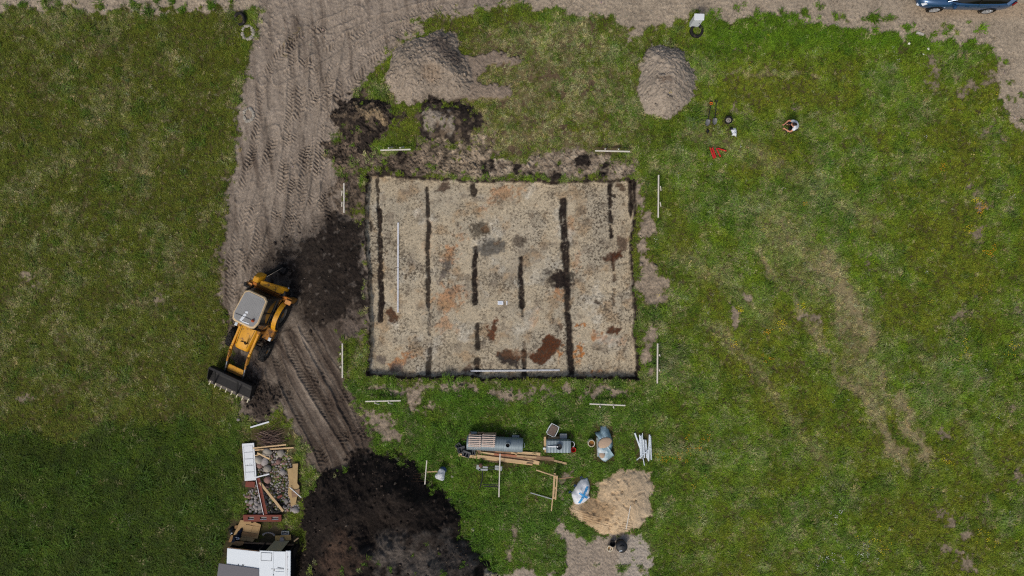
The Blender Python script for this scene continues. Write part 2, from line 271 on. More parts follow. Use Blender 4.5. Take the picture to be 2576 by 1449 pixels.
paint(mC, cC * .92); paint(mC * sm(ellipse(1125, 135, 70, 34, -.7, .2, .1), 0, .6) * .75, lin(92, 82, 75) * (1 + .3 * n_fin[..., None])); paint(mC * sm(ellipse(1090, 195, 34, 26, 0, .12, .05), 0, .5) * .5, lin(158, 138, 116))
cut = sm(ellipse(1092, 200, 44, 28, 0, .2, .08), 0, .9); Z += zC - cut * .10 * mC; D *= 1 - mC; R[(sC > 0) | (arm > 0)] = 12
for k in range(7):
    sl, d, run, side, L = stroke([(1064 + k * 9, 178), (1062 + k * 9.5, 205)], .03, .01, .3); Z[sl] -= .05 * sm(d, .05, .01); C[sl] *= (1 - .25 * sm(d, .05, .01))[..., None]
# clean grey-brown heap
sD, mD, zD = heap([(1625, 122), (1660, 114), (1700, 116), (1725, 130), (1738, 160), (1750, 185), (1748, 220), (1740, 250), (1722, 275), (1690, 298), (1655, 300), (1622, 285), (1606, 255), (1602, 225), (1608, 180), (1610, 145)], 1.0, 1.35, .18, .14, 1.3, .24, .09, 57)
paint(mD, lin(159, 147, 132)[None, None] * (1 + .10 * n_mid[..., None] + .14 * n_sml[..., None] + .14 * n_fin[..., None])); Z += zD; D *= 1 - mD; R[sD > 0] = 13
paint(mD * sm(ellipse(1670, 212, 22, 8, .2, .2, .15), 0, .5) * .5, lin(96, 74, 58))
# two piles of stripped turf
for rid, sd_, (poly, cu, cv, ca, cb, tint) in [(14, 61, ([(855, 265), (880, 245), (920, 250), (960, 248), (985, 260), (1000, 290), (990, 318), (960, 330), (945, 350), (915, 372), (885, 365), (870, 330), (845, 310), (848, 285)], 945, 290, 52, 18, lin(158, 138, 108))),
        (15, 63, ([(1050, 270), (1068, 255), (1100, 248), (1140, 255), (1185, 268), (1205, 285), (1200, 320), (1180, 340), (1140, 352), (1100, 350), (1080, 338), (1062, 320), (1052, 300)], 1105, 305, 46, 32, lin(150, 140, 126)))]:
    s, m, z = heap(poly, .5, .9, .4, .25, 1.3, .26, .07, sd_); s = s + .12; m = sm(s + .25 * n_sml, -.05, .12)
    paint(m, lin(54, 47, 42) * (1 + .5 * n_fin[..., None])); cm = m * sm(ellipse(cu, cv, ca, cb, -.45 if rid == 14 else -.2, .35, .2) + .4 * n_sml, .0, .35)
    paint(cm * .9, tint * (1 + .25 * n_fin[..., None])); paint(m * sm(fbm(X, Y, .4, 3, sd_ + 3), .1, .4) * .7, lin(112, 98, 82))
    Z += z; D *= 1 - m * .95; R[s > 0] = rid
# yellow sand heap and the trampled grey sand beside it
apron = np.maximum(sdf([(1400, 1300), (1415, 1305), (1440, 1335), (1480, 1350), (1520, 1350), (1580, 1335), (1625, 1345), (1640, 1400), (1632, 1500), (1370, 1500), (1420, 1430), (1415, 1370), (1395, 1335)], .25, .14), sdf([(1225, 1440), (1300, 1432), (1400, 1440), (1400, 1560), (1225, 1560)], .3, .15))
mS = sm(apron + .1 * n_sml, -.05, .1); D *= 1 - mS * (1 - .6 * sm(n_sml + n_mid, .75, .95))
paint(mS, lin(160, 147, 131) * (1 + .10 * n_mid[..., None] + .16 * n_sml[..., None] + .15 * n_fin[..., None])); paint(mS * sm(ellipse(1600, 1400, 60, 90, 0, .4, .2), -.1, .4) * .6, lin(176, 168, 156)); Z += clumps(mS, .2, .05, 65) ; R[apron > 0] = 4
sE, mE, zE = heap([(1545, 1180), (1570, 1172), (1612, 1170), (1640, 1195), (1642, 1250), (1640, 1290), (1620, 1320), (1590, 1335), (1560, 1345), (1520, 1348), (1480, 1330), (1440, 1300), (1422, 1275), (1450, 1262), (1485, 1255), (1500, 1235), (1490, 1215), (1515, 1205), (1530, 1195)], .42, 1.5, .18, .10, 1.3, .16, .022, 67)
paint(mE, lin(200, 176, 142) * (1 + .10 * n_mid[..., None] + .10 * n_sml[..., None] + .1 * n_fin[..., None])); paint(mE * sm(ellipse(1500, 1290, 60, 50, .6, .4, .15) + .3 * n_sml, 0, .5) * .6, lin(158, 128, 92)); paint(mE * sm(U + 20 * n_mid, 1560, 1620) * .5, lin(178, 164, 142))
Z += zE + mE * (n_sml * .035 + n_fin * .02) - .07 * mE * sm(fbm(X, Y, .30, 2, 69), .3, .6); D *= 1 - mE; R[sE > 0] = 16

# --- ground under the rubble by the shed
sH = sdf([(618, 1130), (700, 1120), (748, 1140), (760, 1290), (720, 1300), (620, 1300), (612, 1220)], .3, .15)
mH = sm(sH, -.05, .2); paint(mH * .8, lin(78, 70, 60) * (1 + .3 * n_fin[..., None])); D *= 1 - mH * .85
sH2 = sdf([(560, 1310), (690, 1300), (745, 1330), (760, 1400), (790, 1500), (540, 1500), (545, 1380)], .4, .2); mH2 = sm(sH2, -.1, .3) * sm(n_sml + .5 * n_mid, -.5, .1)
paint(mH2 * .7, lin(66, 56, 46) * (1 + .3 * n_fin[..., None])); D *= 1 - mH2 * .8

# --- the excavation
pit_poly = [(925, 440), (1050, 448), (1190, 454), (1300, 455), (1420, 459), (1530, 455), (1598, 453), (1598, 520), (1590, 600), (1591, 700), (1600, 780), (1601, 860), (1607, 956), (1450, 949), (1320, 952), (1200, 951), (1000, 948), (924, 946), (929, 860), (930, 800), (925, 650), (917, 560), (920, 490)]
pit = sdf(pit_poly, .09, .04, 1.0)
pm = sm(pit, -.04, .07)
DEPTH = .42
Z = Z * (1 - pm) + pm * (-DEPTH + n_mid * .012 + n_sml * .008 + n_fin * .006)
D *= 1 - sm(pit, -.10, -.02)
rimw = .0 + .05 * sm(V, 480, 462) + .02 * sm(U, 945, 930) + .06 * sm(V, 900, 940) + .05 * sm(U, 1560, 1590) + .06 * np.clip(n_mid + .3 * n_sml, 0, 1)
sandc = (lin(186, 172, 146)[None, None] * (1 - sm(n_mid, -.3, .4)[..., None] * .5) + lin(168, 160, 142)[None, None] * sm(n_mid, -.3, .4)[..., None] * .5) * (1 + .08 * n_big[..., None] + .06 * fbm(X, Y, 1.0, 3, 77)[..., None] + .07 * n_sml[..., None] + .07 * n_fin[..., None] + .08 * n_grn[..., None])
paint(sm(pit + rimw, -.05, .02), lin(48, 40, 35) * (1 + .4 * n_fin[..., None]))
inner = sm(pit + .03 * n_fin - .05 * sm(V, 900, 940) - .04 * sm(U, 1560, 1590) - .035 * sm(V, 480, 462), -.03, .04)
paint(inner, sandc); SPK = SPK * (1 - pm) + inner * (1.0 + .35 * n_mid)
R[pit > -.02] = 3
def stain(m, c, k=1.0): paint(np.clip(m * (1 + .15 * n_fin), 0, 1) * inner * k, np.asarray(c) * (1 + .45 * n_fin[..., None] + .3 * n_sml[..., None]))
org = lin(164, 106, 56); rust = lin(78, 42, 22); brk = lin(40, 33, 30); gry = lin(98, 92, 84)
for (u, v, a, b, t, k) in [(1130, 752, 60, 40, .5, .55), (1132, 640, 30, 28, 0, .6), (1120, 820, 34, 22, 0, .4), (1010, 905, 40, 16, .5, .65), (1270, 480, 60, 18, 0, .45), (1235, 500, 26, 12, 0, .4), (1456, 888, 9, 32, 0, 1), (1462, 817, 14, 10, 0, .9), (1515, 852, 40, 14, -.3, .7), (1410, 740, 16, 26, .3, .6),
        (1412, 880, 10, 20, 0, .8), (1497, 936, 14, 8, .6, .7), (1515, 938, 8, 5, 0, .9), (1440, 570, 14, 40, 0, .4), (1340, 800, 30, 30, 0, .3), (1160, 590, 22, 18, .4, .4), (1075, 600, 14, 60, 0, .2), (1455, 660, 14, 30, 0, .3), (1210, 520, 20, 12, 0, .45), (1045, 540, 16, 16, 0, .2), (985, 920, 20, 10, .3, .5), (1560, 860, 30, 12, 0, .35)]:
    stain(sm(ellipse(u, v, a, b, t, .22, .2) + .4 * n_sml + .25 * n_fin, .05, .65), org, min(1, k * 1.1))
for (u, v, a, b, t, k) in [(1240, 700, 120, 60, .3, .3), (1330, 640, 60, 40, 0, .35), (1030, 650, 26, 30, 0, .4), (1290, 850, 60, 12, .2, .3), (1175, 850, 40, 8, .5, .4), (1500, 700, 18, 20, 0, .25), (1290, 500, 10, 24, .7, .5), (1265, 505, 8, 24, -.6, .4), (935, 900, 16, 60, 0, .5), (1205, 495, 18, 6, -.3, .7), (1500, 490, 40, 8, 0, .35), (935, 640, 5, 100, 0, .35)]:
    stain(sm(ellipse(u, v, a, b, t, .2, .15) + .5 * n_sml + .2 * n_fin, .15, .8), lin(118, 108, 96), k)
stain(sm(fbm(X, Y, 1.3, 4, 78, .6) + .3 * n_sml, .12, .8), lin(150, 124, 92), .6); stain(sm(fbm(X, Y, .8, 4, 79, .65), .25, .8), lin(116, 104, 90), .55); stain(sm(fbm(X, Y, 1.6, 4, 80, .6), .3, .9), lin(190, 184, 168), .6)
FEAT = np.zeros(X.shape, np.int16); fid = [0]; feats = []
def feature(m, name, c, k=1.0, sink=None):
    global Z
    if sink is None: sink = .065 if 'stripe' in name else .02
    fid[0] += 1; FEAT[(m > .5) & (pit > .03)] = fid[0]; feats.append(name); stain(m, c, k); Z -= np.clip(m, 0, 1) * inner * sink * (1 + .8 * n_sml)
for pl, wd, nm, k in [([(945, 442), (947, 500), (948, 525)], 8, 'dark_soil_stripe', .9), ([(950, 528), (953, 640), (955, 720), (955, 770), (953, 808)], 13, 'dark_soil_stripe', 1),
        ([(1071, 471), (1075, 517), (1076, 574), (1073, 631), (1074, 727), (1076, 770)], 10, 'dark_soil_stripe', .95), ([(1076, 765), (1077, 797), (1077, 841)], 8, 'grey_soil_stripe', .65), ([(1078, 881), (1077, 915), (1076, 946)], 14, 'dark_soil_stripe', .9),
        ([(1190, 452), (1190, 482)], 14, 'dark_soil_stripe', .95), ([(1196, 622), (1193, 680), (1194, 760)], 13, 'dark_soil_stripe', 1), ([(1200, 818), (1202, 876)], 12, 'dark_soil_stripe', .95), ([(1199, 906), (1201, 950)], 13, 'dark_soil_stripe', .95),
        ([(1311, 648), (1310, 689), (1313, 773)], 13, 'dark_soil_stripe', 1), ([(1314, 774), (1314, 794)], 7, 'dark_soil_stripe', .7), ([(1319, 862), (1319, 885)], 8, 'brown_soil_stripe', .6), ([(1319, 886), (1319, 952)], 13, 'dark_soil_stripe', .95),
        ([(1418, 500), (1418, 536), (1423, 612), (1427, 689), (1429, 746), (1431, 803), (1434, 860), (1441, 950)], 17, 'dark_soil_stripe', 1), ([(1535, 452), (1539, 517), (1540, 556)], 11, 'dark_soil_stripe', 1), ([(1540, 566), (1540, 593)], 10, 'dark_soil_stripe', 1), ([(1540, 488), (1549, 491)], 8, 'dark_soil_stripe', .9),
        ([(1546, 640), (1546, 676)], 9, 'brown_soil_stripe', .9), ([(1547, 688), (1547, 705)], 8, 'brown_soil_stripe', .8), ([(1548, 728), (1548, 745)], 7, 'brown_soil_stripe', .6), ([(1547, 752), (1547, 766)], 7, 'brown_soil_stripe', .7)]:
    m = np.zeros(X.shape, np.float32); sl, d, run, side, L = stroke(pl, .04, .02, .6); hw = wd * S * .50
    m[sl] = sm(d + .03 * n_fin[sl] + .05 * n_sml[sl] + .03 * n_mid[sl], hw * 1.25, hw * .75) * (1 - .35 * sm(n_fin[sl] + .7 * n_sml[sl], .45, .7))
    feature(m, nm, {'dark_soil_stripe': brk, 'grey_soil_stripe': lin(86, 78, 72), 'brown_soil_stripe': lin(70, 48, 36)}[nm], k)
for (u, v, a, b, t, nm, c, k) in [(1402, 704, 38, 24, -.3, 'dark_soil_stain', brk, .8), (1410, 704, 28, 22, -.3, 'dark_soil_stain', brk, 1.0), (1437, 692, 12, 14, .3, 'dark_soil_stain', lin(60, 54, 48), .85), (1278, 905, 30, 22, -.4, 'dark_soil_stain', lin(44, 38, 37), .95), (1300, 893, 46, 14, 0, 'brown_soil_stain', lin(104, 72, 48), .6),
        (1549, 832, 22, 12, 0, 'rust_soil_stain', rust, .95), (1545, 647, 24, 12, .2, 'rust_soil_stain', lin(74, 48, 36), .9), (1562, 640, 12, 10, .4, 'rust_soil_stain', rust, .9), (1568, 612, 17, 20, 0, 'brown_soil_stain', lin(96, 78, 64), .9), (1566, 467, 16, 10, -.4, 'brown_soil_stain', lin(74, 54, 40), .85),
        (984, 790, 12, 24, 0, 'rust_soil_stain', lin(76, 50, 34), .95), (1116, 466, 14, 14, .5, 'brown_soil_stain', lin(78, 62, 52), .9), (1238, 834, 10, 28, -.25, 'rust_soil_stain', lin(92, 54, 34), .95), (1179, 931, 15, 10, .4, 'brown_soil_stain', lin(72, 54, 44), .85), (1206, 576, 30, 18, 0, 'grey_soil_stain', lin(100, 92, 78), .95),
        (1238, 620, 37, 22, .15, 'grey_soil_stain', lin(98, 94, 86), .95), (1310, 604, 20, 14, .4, 'grey_soil_stain', lin(96, 86, 74), .9), (1120, 672, 11, 24, -.35, 'grey_soil_stain', lin(96, 90, 84), .85), (1105, 700, 5, 18, -.5, 'grey_soil_stain', lin(112, 102, 94), .7), (958, 908, 16, 11, .3, 'grey_soil_stain', lin(106, 96, 88), .85), (994, 929, 13, 16, 0, 'grey_soil_stain', lin(98, 88, 82), .8),
        (1502, 762, 7, 6, 0, 'dark_soil_stain', lin(66, 56, 48), .9), (1408, 822, 7, 8, 0, 'brown_soil_stain', lin(84, 62, 46), .8), (927, 568, 6, 12, 0, 'dark_soil_stain', brk, .9), (929, 627, 5, 12, 0, 'dark_soil_stain', brk, .9), (931, 688, 5, 12, 0, 'dark_soil_stain', brk, .9), (1220, 576, 9, 8, 0, 'brown_soil_stain', lin(110, 80, 52), .6), (1248, 612, 10, 8, 0, 'brown_soil_stain', lin(116, 92, 66), .5)]:
    feature(sm(ellipse(u, v, a * 1.12, b * 1.12, t, .09, .12) + .25 * n_sml + .25 * n_fin, -.05, .38), nm, c, k)
feature(sm(sdf([(1379, 838), (1392, 845), (1412, 857), (1408, 872), (1398, 888), (1385, 905), (1370, 922), (1345, 916), (1330, 898), (1350, 885), (1364, 868), (1370, 850)], .1, .07), -.02, .06), 'rust_soil_stain', lin(84, 46, 24), .97)
feature(sm(sdf([(1583, 454), (1600, 454), (1598, 520), (1588, 548), (1581, 530), (1584, 490)], .04, .03), -.02, .05), 'dark_soil_ledge', brk, 1, -.12)
feature(sm(sdf([(1592, 700), (1602, 705), (1604, 770), (1594, 775)], .1, .04), -.02, .05), 'dark_soil_ledge', brk, 1, -.10)
feature(sm(sdf([(1599, 880), (1608, 880), (1609, 952), (1600, 950)], .06, .04), -.02, .05), 'dark_soil_ledge', brk, 1, -.10)
for pl in [[(1520, 720), (1532, 735), (1566, 745), (1570, 790), (1562, 805)], [(1305, 480), (1312, 505), (1322, 520)], [(1372, 478), (1352, 500), (1345, 520)], [(1085, 585), (1130, 587)], [(1550, 665), (1585, 660)], [(1490, 720), (1500, 745)]]:
    sl, d, run, side, L = stroke(pl, .05, .03, .3); m = sm(d, .035, .01); Z[sl] -= m * .03; C[sl] *= (1 - .3 * m)[..., None]


# no grass under things that lie flat
for poly in [[(605, 1110), (645, 1110), (650, 1225), (612, 1225)], [(630, 1075), (745, 1075), (745, 1140), (630, 1140)], [(1160, 1088), (1320, 1088), (1320, 1142), (1160, 1142)], [(1150, 1118), (1260, 1124), (1430, 1160), (1428, 1170), (1330, 1168), (1150, 1150)], [(1368, 1088), (1445, 1088), (1445, 1142), (1368, 1142)], [(1492, 1065), (1545, 1065), (1550, 1165), (1490, 1165)], [(1435, 1198), (1490, 1198), (1490, 1272), (1435, 1272)],
             [(720, 1160), (760, 1160), (760, 1278), (720, 1278)], [(605, 1290), (712, 1290), (712, 1315), (605, 1315)], [(575, 1305), (660, 1305), (745, 1340), (760, 1380), (740, 1520), (540, 1520), (550, 1420)], [(1595, 1088), (1640, 1088), (1640, 1165), (1595, 1165)]]:
    D *= 1 - .93 * sm(sdf(poly, 0, 0), -.04, .06)
for (u, v, a, b) in [(1803, 385, 30, 24), (1788, 290, 20, 42), (1842, 332, 18, 18), (1829, 305, 14, 14), (1986, 319, 30, 24), (1780, 331, 12, 12), (1265, 1175, 60, 22)]: D *= 1 - .7 * sm(ellipse(u, v, a, b, 0, .05, .05), 0, .4)
C = np.clip(C * (1 + 0.05 * n_grn[..., None]), 0.004, 0.9)
def zat(x, y):
    i = np.clip(np.searchsorted(ys, y), 1, NY - 1); j = np.clip(np.searchsorted(xs, x), 1, NX - 1)
    ty = np.clip((y - ys[i - 1]) / (ys[i] - ys[i - 1]), 0, 1); tx = np.clip((x - xs[j - 1]) / (xs[j] - xs[j - 1]), 0, 1)
    return (Z[i - 1, j - 1] * (1 - tx) + Z[i - 1, j] * tx) * (1 - ty) + (Z[i, j - 1] * (1 - tx) + Z[i, j] * tx) * ty
def at(A, x, y):
    return A[np.clip(np.searchsorted(ys, y), 0, NY - 1), np.clip(np.searchsorted(xs, x), 0, NX - 1)]

# ------------------------------------------------------------------ materials
MATS = {}
def new_mat(name):
    m = bpy.data.materials.new(name); m.use_nodes = True; nt = m.node_tree
    return m, nt, nt.nodes['Principled BSDF'], nt.nodes, nt.links
def earth_material():
    m, nt, b, N, L = new_mat('earth')
    b.inputs['Roughness'].default_value = .95; b.inputs['Specular IOR Level'].default_value = .12
    ac = N.new('ShaderNodeAttribute'); ac.attribute_name = 'Col'; asp = N.new('ShaderNodeAttribute'); asp.attribute_name = 'speck'
    geo = N.new('ShaderNodeNewGeometry')
    n1 = N.new('ShaderNodeTexNoise'); n1.inputs['Scale'].default_value = 11; n1.inputs['Detail'].default_value = 5; n1.inputs['Roughness'].default_value = .7
    r1 = N.new('ShaderNodeMapRange'); r1.inputs['From Min'].default_value = .25; r1.inputs['From Max'].default_value = .75; r1.inputs['To Min'].default_value = .70; r1.inputs['To Max'].default_value = 1.30
    L.new(geo.outputs['Position'], n1.inputs['Vector']); L.new(n1.outputs['Fac'], r1.inputs['Value'])
    mx = N.new('ShaderNodeMix'); mx.data_type = 'RGBA'; mx.blend_type = 'MULTIPLY'; mx.inputs['Factor'].default_value = 1
    L.new(ac.outputs['Color'], mx.inputs[6]); L.new(r1.outputs[0], mx.inputs[7])
    n2 = N.new('ShaderNodeTexNoise'); n2.inputs['Scale'].default_value = 9; n2.inputs['Detail'].default_value = 5; n2.inputs['Roughness'].default_value = .75; L.new(geo.outputs['Position'], n2.inputs['Vector'])
    n3 = N.new('ShaderNodeTexNoise'); n3.inputs['Scale'].default_value = .9; n3.inputs['Detail'].default_value = 2; L.new(geo.outputs['Position'], n3.inputs['Vector'])
    ad = N.new('ShaderNodeMath'); ad.operation = 'MULTIPLY_ADD'; L.new(n3.outputs['Fac'], ad.inputs[0]); ad.inputs[1].default_value = .30; L.new(n2.outputs['Fac'], ad.inputs[2])
    r2 = N.new('ShaderNodeMapRange'); r2.inputs['From Min'].default_value = .665; r2.inputs['From Max'].default_value = .755; L.new(ad.outputs[0], r2.inputs['Value'])
    mk = N.new('ShaderNodeMath'); mk.operation = 'MULTIPLY'; L.new(r2.outputs[0], mk.inputs[0]); L.new(asp.outputs['Fac'], mk.inputs[1])
    mk2 = N.new('ShaderNodeMath'); mk2.operation = 'MULTIPLY'; L.new(mk.outputs[0], mk2.inputs[0]); mk2.inputs[1].default_value = .70; mk2.use_clamp = True
    mx2 = N.new('ShaderNodeMix'); mx2.data_type = 'RGBA'; L.new(mk2.outputs[0], mx2.inputs[0]); L.new(mx.outputs[2], mx2.inputs[6]); mx2.inputs[7].default_value = (*lin(66, 56, 46), 1)
    L.new(mx2.outputs[2], b.inputs['Base Color'])
    n4 = N.new('ShaderNodeTexNoise'); n4.inputs['Scale'].default_value = 16; n4.inputs['Detail'].default_value = 6; n4.inputs['Roughness'].default_value = .75; L.new(geo.outputs['Position'], n4.inputs['Vector'])
    bp = N.new('ShaderNodeBump'); bp.inputs['Strength'].default_value = .55; bp.inputs['Distance'].default_value = .05; L.new(n4.outputs['Fac'], bp.inputs['Height']); L.new(bp.outputs[0], b.inputs['Normal'])
    return m
EARTH = earth_material()

def tag(o, label=None, cat=None, group=None, kind=None):
    if label: o['label'] = label
    if cat: o['category'] = cat
    if group: o['group'] = group
    if kind: o['kind'] = kind
    return o

# ------------------------------------------------------------------ cut the height field into its objects
Rc = R[:-1, :-1].copy(); Fc = FEAT[:-1, :-1]
Rc[(Fc > 0) & (Rc == 3)] = 100 + Fc[(Fc > 0) & (Rc == 3)]
vid = np.arange(NX * NY).reshape(NY, NX)
quads = np.stack([vid[:-1, :-1], vid[:-1, 1:], vid[1:, 1:], vid[1:, :-1]], -1).reshape(-1, 4); qr = Rc.reshape(-1)
VX = np.stack([X.ravel(), Y.ravel(), Z.ravel()], -1).astype(np.float32)
CF = np.concatenate([C.reshape(-1, 3), np.ones((NX * NY, 1), np.float32)], 1); SF = np.clip(SPK, 0, 2).ravel().astype(np.float32)
gy_, gx_ = np.gradient(Z, ys, xs); NRM = np.stack([-gx_, -gy_, np.ones_like(Z)], -1).reshape(-1, 3); NRM /= np.linalg.norm(NRM, axis=1, keepdims=True)
def sheet(name, rid, parent=None, extra=None):
    q = quads[qr == rid]
    if len(q) < 4: return None
    used, inv = np.unique(q.ravel(), return_inverse=True); f = inv.reshape(-1, 4); v = VX[used]; cc = CF[used]; ss = SF[used]; nn = NRM[used]
    if extra is not None:
        ev, ef, ec = extra(used, v); f = np.concatenate([f, ef]); v = np.concatenate([v, ev]); cc = np.concatenate([cc, ec]); ss = np.concatenate([ss, np.zeros(len(ev), np.float32)]); nn = np.concatenate([nn, np.tile([0, 0, 1], (len(ev), 1))])
    me = bpy.data.meshes.new(name); nf = len(f)
    me.vertices.add(len(v)); me.vertices.foreach_set('co', v.ravel().astype(np.float32))
    me.loops.add(nf * 4); me.loops.foreach_set('vertex_index', f.ravel().astype(np.int32))
    me.polygons.add(nf); me.polygons.foreach_set('loop_start', np.arange(nf, dtype=np.int32) * 4)
    me.polygons.foreach_set('use_smooth', np.ones(nf, bool))
    a = me.attributes.new('Col', 'FLOAT_COLOR', 'POINT'); a.data.foreach_set('color', cc.ravel().astype(np.float32))
    a = me.attributes.new('speck', 'FLOAT', 'POINT'); a.data.foreach_set('value', ss)
    me.update(calc_edges=True); me.normals_split_custom_set_from_vertices(nn.astype(np.float32))
    me.materials.append(EARTH); o = bpy.data.objects.new(name, me); col.objects.link(o)
    if parent: o.parent = parent
    return o
def skirt(used, v):
    """the field goes on level to the horizon: four big aprons round the fine grid"""
    lut = {int(k): i for i, k in enumerate(used)}
    F = 900.0; n = len(v); ring = []; ev = []; ef = []
    corners = [(0, 0), (0, NX - 1), (NY - 1, NX - 1), (NY - 1, 0)]
    border = [vid[0, j] for j in range(NX)] + [vid[i, NX - 1] for i in range(1, NY)] + [vid[NY - 1, j] for j in range(NX - 2, -1, -1)] + [vid[i, 0] for i in range(NY - 2, 0, -1)]
    for k in border:
        x, y, z = VX[k]; s = 12.0; t = F / max(abs(x), abs(y)); ev += [(x, y, z), (x * 1.03, y * 1.03, 0.0), (x * t, y * t, 0.0)]
    m = len(border)
    for i in range(m):
        j = (i + 1) % m
        for a in (0, 1): ef.append((n + 3 * i + a, n + 3 * i + a + 1, n + 3 * j + a + 1, n + 3 * j + a))
    ec = np.tile([*lin(78, 82, 40), 1.0], (len(ev), 1)); ec[0::3] = CF[border]; rd_ = (R.ravel()[border] == 1) & (np.abs(VX[border, 0]) > 27.9); ec[1::3][rd_] = CF[border][rd_]; ec[2::3][rd_] = CF[border][rd_]
    return np.array(ev, np.float32), np.array(ef), ec.astype(np.float32)
ground = tag(sheet('ground', 0, extra=skirt), 'wide olive green meadow around the excavation', kind='structure')
tag(sheet('dirt_road', 1), 'pale stony dirt road along the far edge', kind='structure')
tag(sheet('dirt_track', 2), 'churned brown track printed with tractor tyre marks', kind='structure')
pit_o = tag(sheet('excavation_floor', 3), 'rectangular excavation stripped down to pale sand', kind='structure')
tag(sheet('bare_sand_ground', 4), 'trampled greyish sand around the black tub', kind='structure')
for i, nm in enumerate(feats): sheet(nm, 101 + i, pit_o)
for rid, nm, lb, ct in [(10, 'soil_heap', 'low spread of black topsoil between the yellow digger and the excavation', 'soil heap'), (11, 'soil_heap', 'largest black topsoil heap at the bottom edge of the photo', 'soil heap'),
        (12, 'soil_heap', 'grey brown heap with bucket teeth marks and two trailing tyre printed arms', 'soil heap'), (13, 'soil_heap', 'clean pale oval heap of lumpy subsoil standing alone in grass', 'soil heap'),
        (14, 'turf_heap', 'black rimmed turf heap with a yellowish straw streak beside the track', 'turf heap'), (15, 'turf_heap', 'black rimmed turf heap with a grey middle, below the toothmarked heap', 'turf heap'), (16, 'sand_heap', 'yellow building sand heap beside the white bulk bag', 'sand heap')]:
    o = sheet(nm, rid)
    if o: tag(o, lb, ct, {'soil_heap': 'heaps of dug soil', 'turf_heap': 'heaps of stripped turf'}.get(nm))
# ------------------------------------------------------------------ scattered ground cover (stuff)
def raw_mesh(name, v, f, mat=None, smooth=False):
    me = bpy.data.meshes.new(name); me.from_pydata([tuple(map(float, q)) for q in v], [], [tuple(map(int, q)) for q in f])
    if mat: me.materials.append(mat)
    if smooth: me.polygons.foreach_set('use_smooth', [True] * len(me.polygons))
    return me
def grass_material():
    m, nt, b, N, L = new_mat('grass_blades')
    a = N.new('ShaderNodeAttribute'); a.attribute_type = 'INSTANCER'; a.attribute_name = 'tint'
    bl = N.new('ShaderNodeAttribute'); bl.attribute_name = 'blade'
    r = N.new('ShaderNodeMapRange'); r.inputs['To Min'].default_value = .52; r.inputs['To Max'].default_value = 1.62; L.new(bl.outputs['Fac'], r.inputs['Value'])
    mx = N.new('ShaderNodeMix'); mx.data_type = 'RGBA'; mx.blend_type = 'MULTIPLY'; mx.inputs['Factor'].default_value = 1; L.new(a.outputs['Color'], mx.inputs[6]); L.new(r.outputs[0], mx.inputs[7])
    L.new(mx.outputs[2], b.inputs['Base Color']); b.inputs['Roughness'].default_value = .6; b.inputs['Specular IOR Level'].default_value = .2
    tr = N.new('ShaderNodeBsdfTranslucent'); L.new(mx.outputs[2], tr.inputs['Color']); ms = N.new('ShaderNodeMixShader'); ms.inputs[0].default_value = .25
    L.new(b.outputs[0], ms.inputs[1]); L.new(tr.outputs[0], ms.inputs[2]); L.new(ms.outputs[0], N['Material Output'].inputs[0])
    return m
GRASS = grass_material()
def tuft(k, nb, spread, length, width, lean):
    rr = random.Random(100 + k); v = []; f = []; bl = []
    for i in range(nb):
        a = rr.gauss(0.0, lean[0]); r = spread * math.sqrt(rr.random()); t = rr.random() * 6.28
        bx, by = r * math.cos(t), r * math.sin(t); ln = length * rr.uniform(.6, 1.25); up = rr.uniform(*lean[1])
        dx, dy = math.cos(a), math.sin(a); w = width * rr.uniform(.7, 1.3); px, py = -dy * w, dx * w; n = len(v); h = ln * up; o = ln * math.sqrt(max(.05, 1 - up * up))
        v += [(bx - px, by - py, -.03), (bx + px, by + py, -.03), (bx + dx * o * .45 + px, by + dy * o * .45 + py, h * .75), (bx + dx * o * .45 - px, by + dy * o * .45 - py, h * .75), (bx + dx * o, by + dy * o, h * .92)]
        f += [(n, n + 1, n + 2, n + 3), (n + 3, n + 2, n + 4)]; q = rr.random(); bl += [q] * 5
    me = raw_mesh('grass_tuft', v, f, GRASS); at_ = me.attributes.new('blade', 'FLOAT', 'POINT'); at_.data.foreach_set('value', bl); return me
def lib(name, meshes):
    c = bpy.data.collections.new(name)
    for i, me in enumerate(meshes): c.objects.link(bpy.data.objects.new(name + '_%02d' % i, me))
    return c
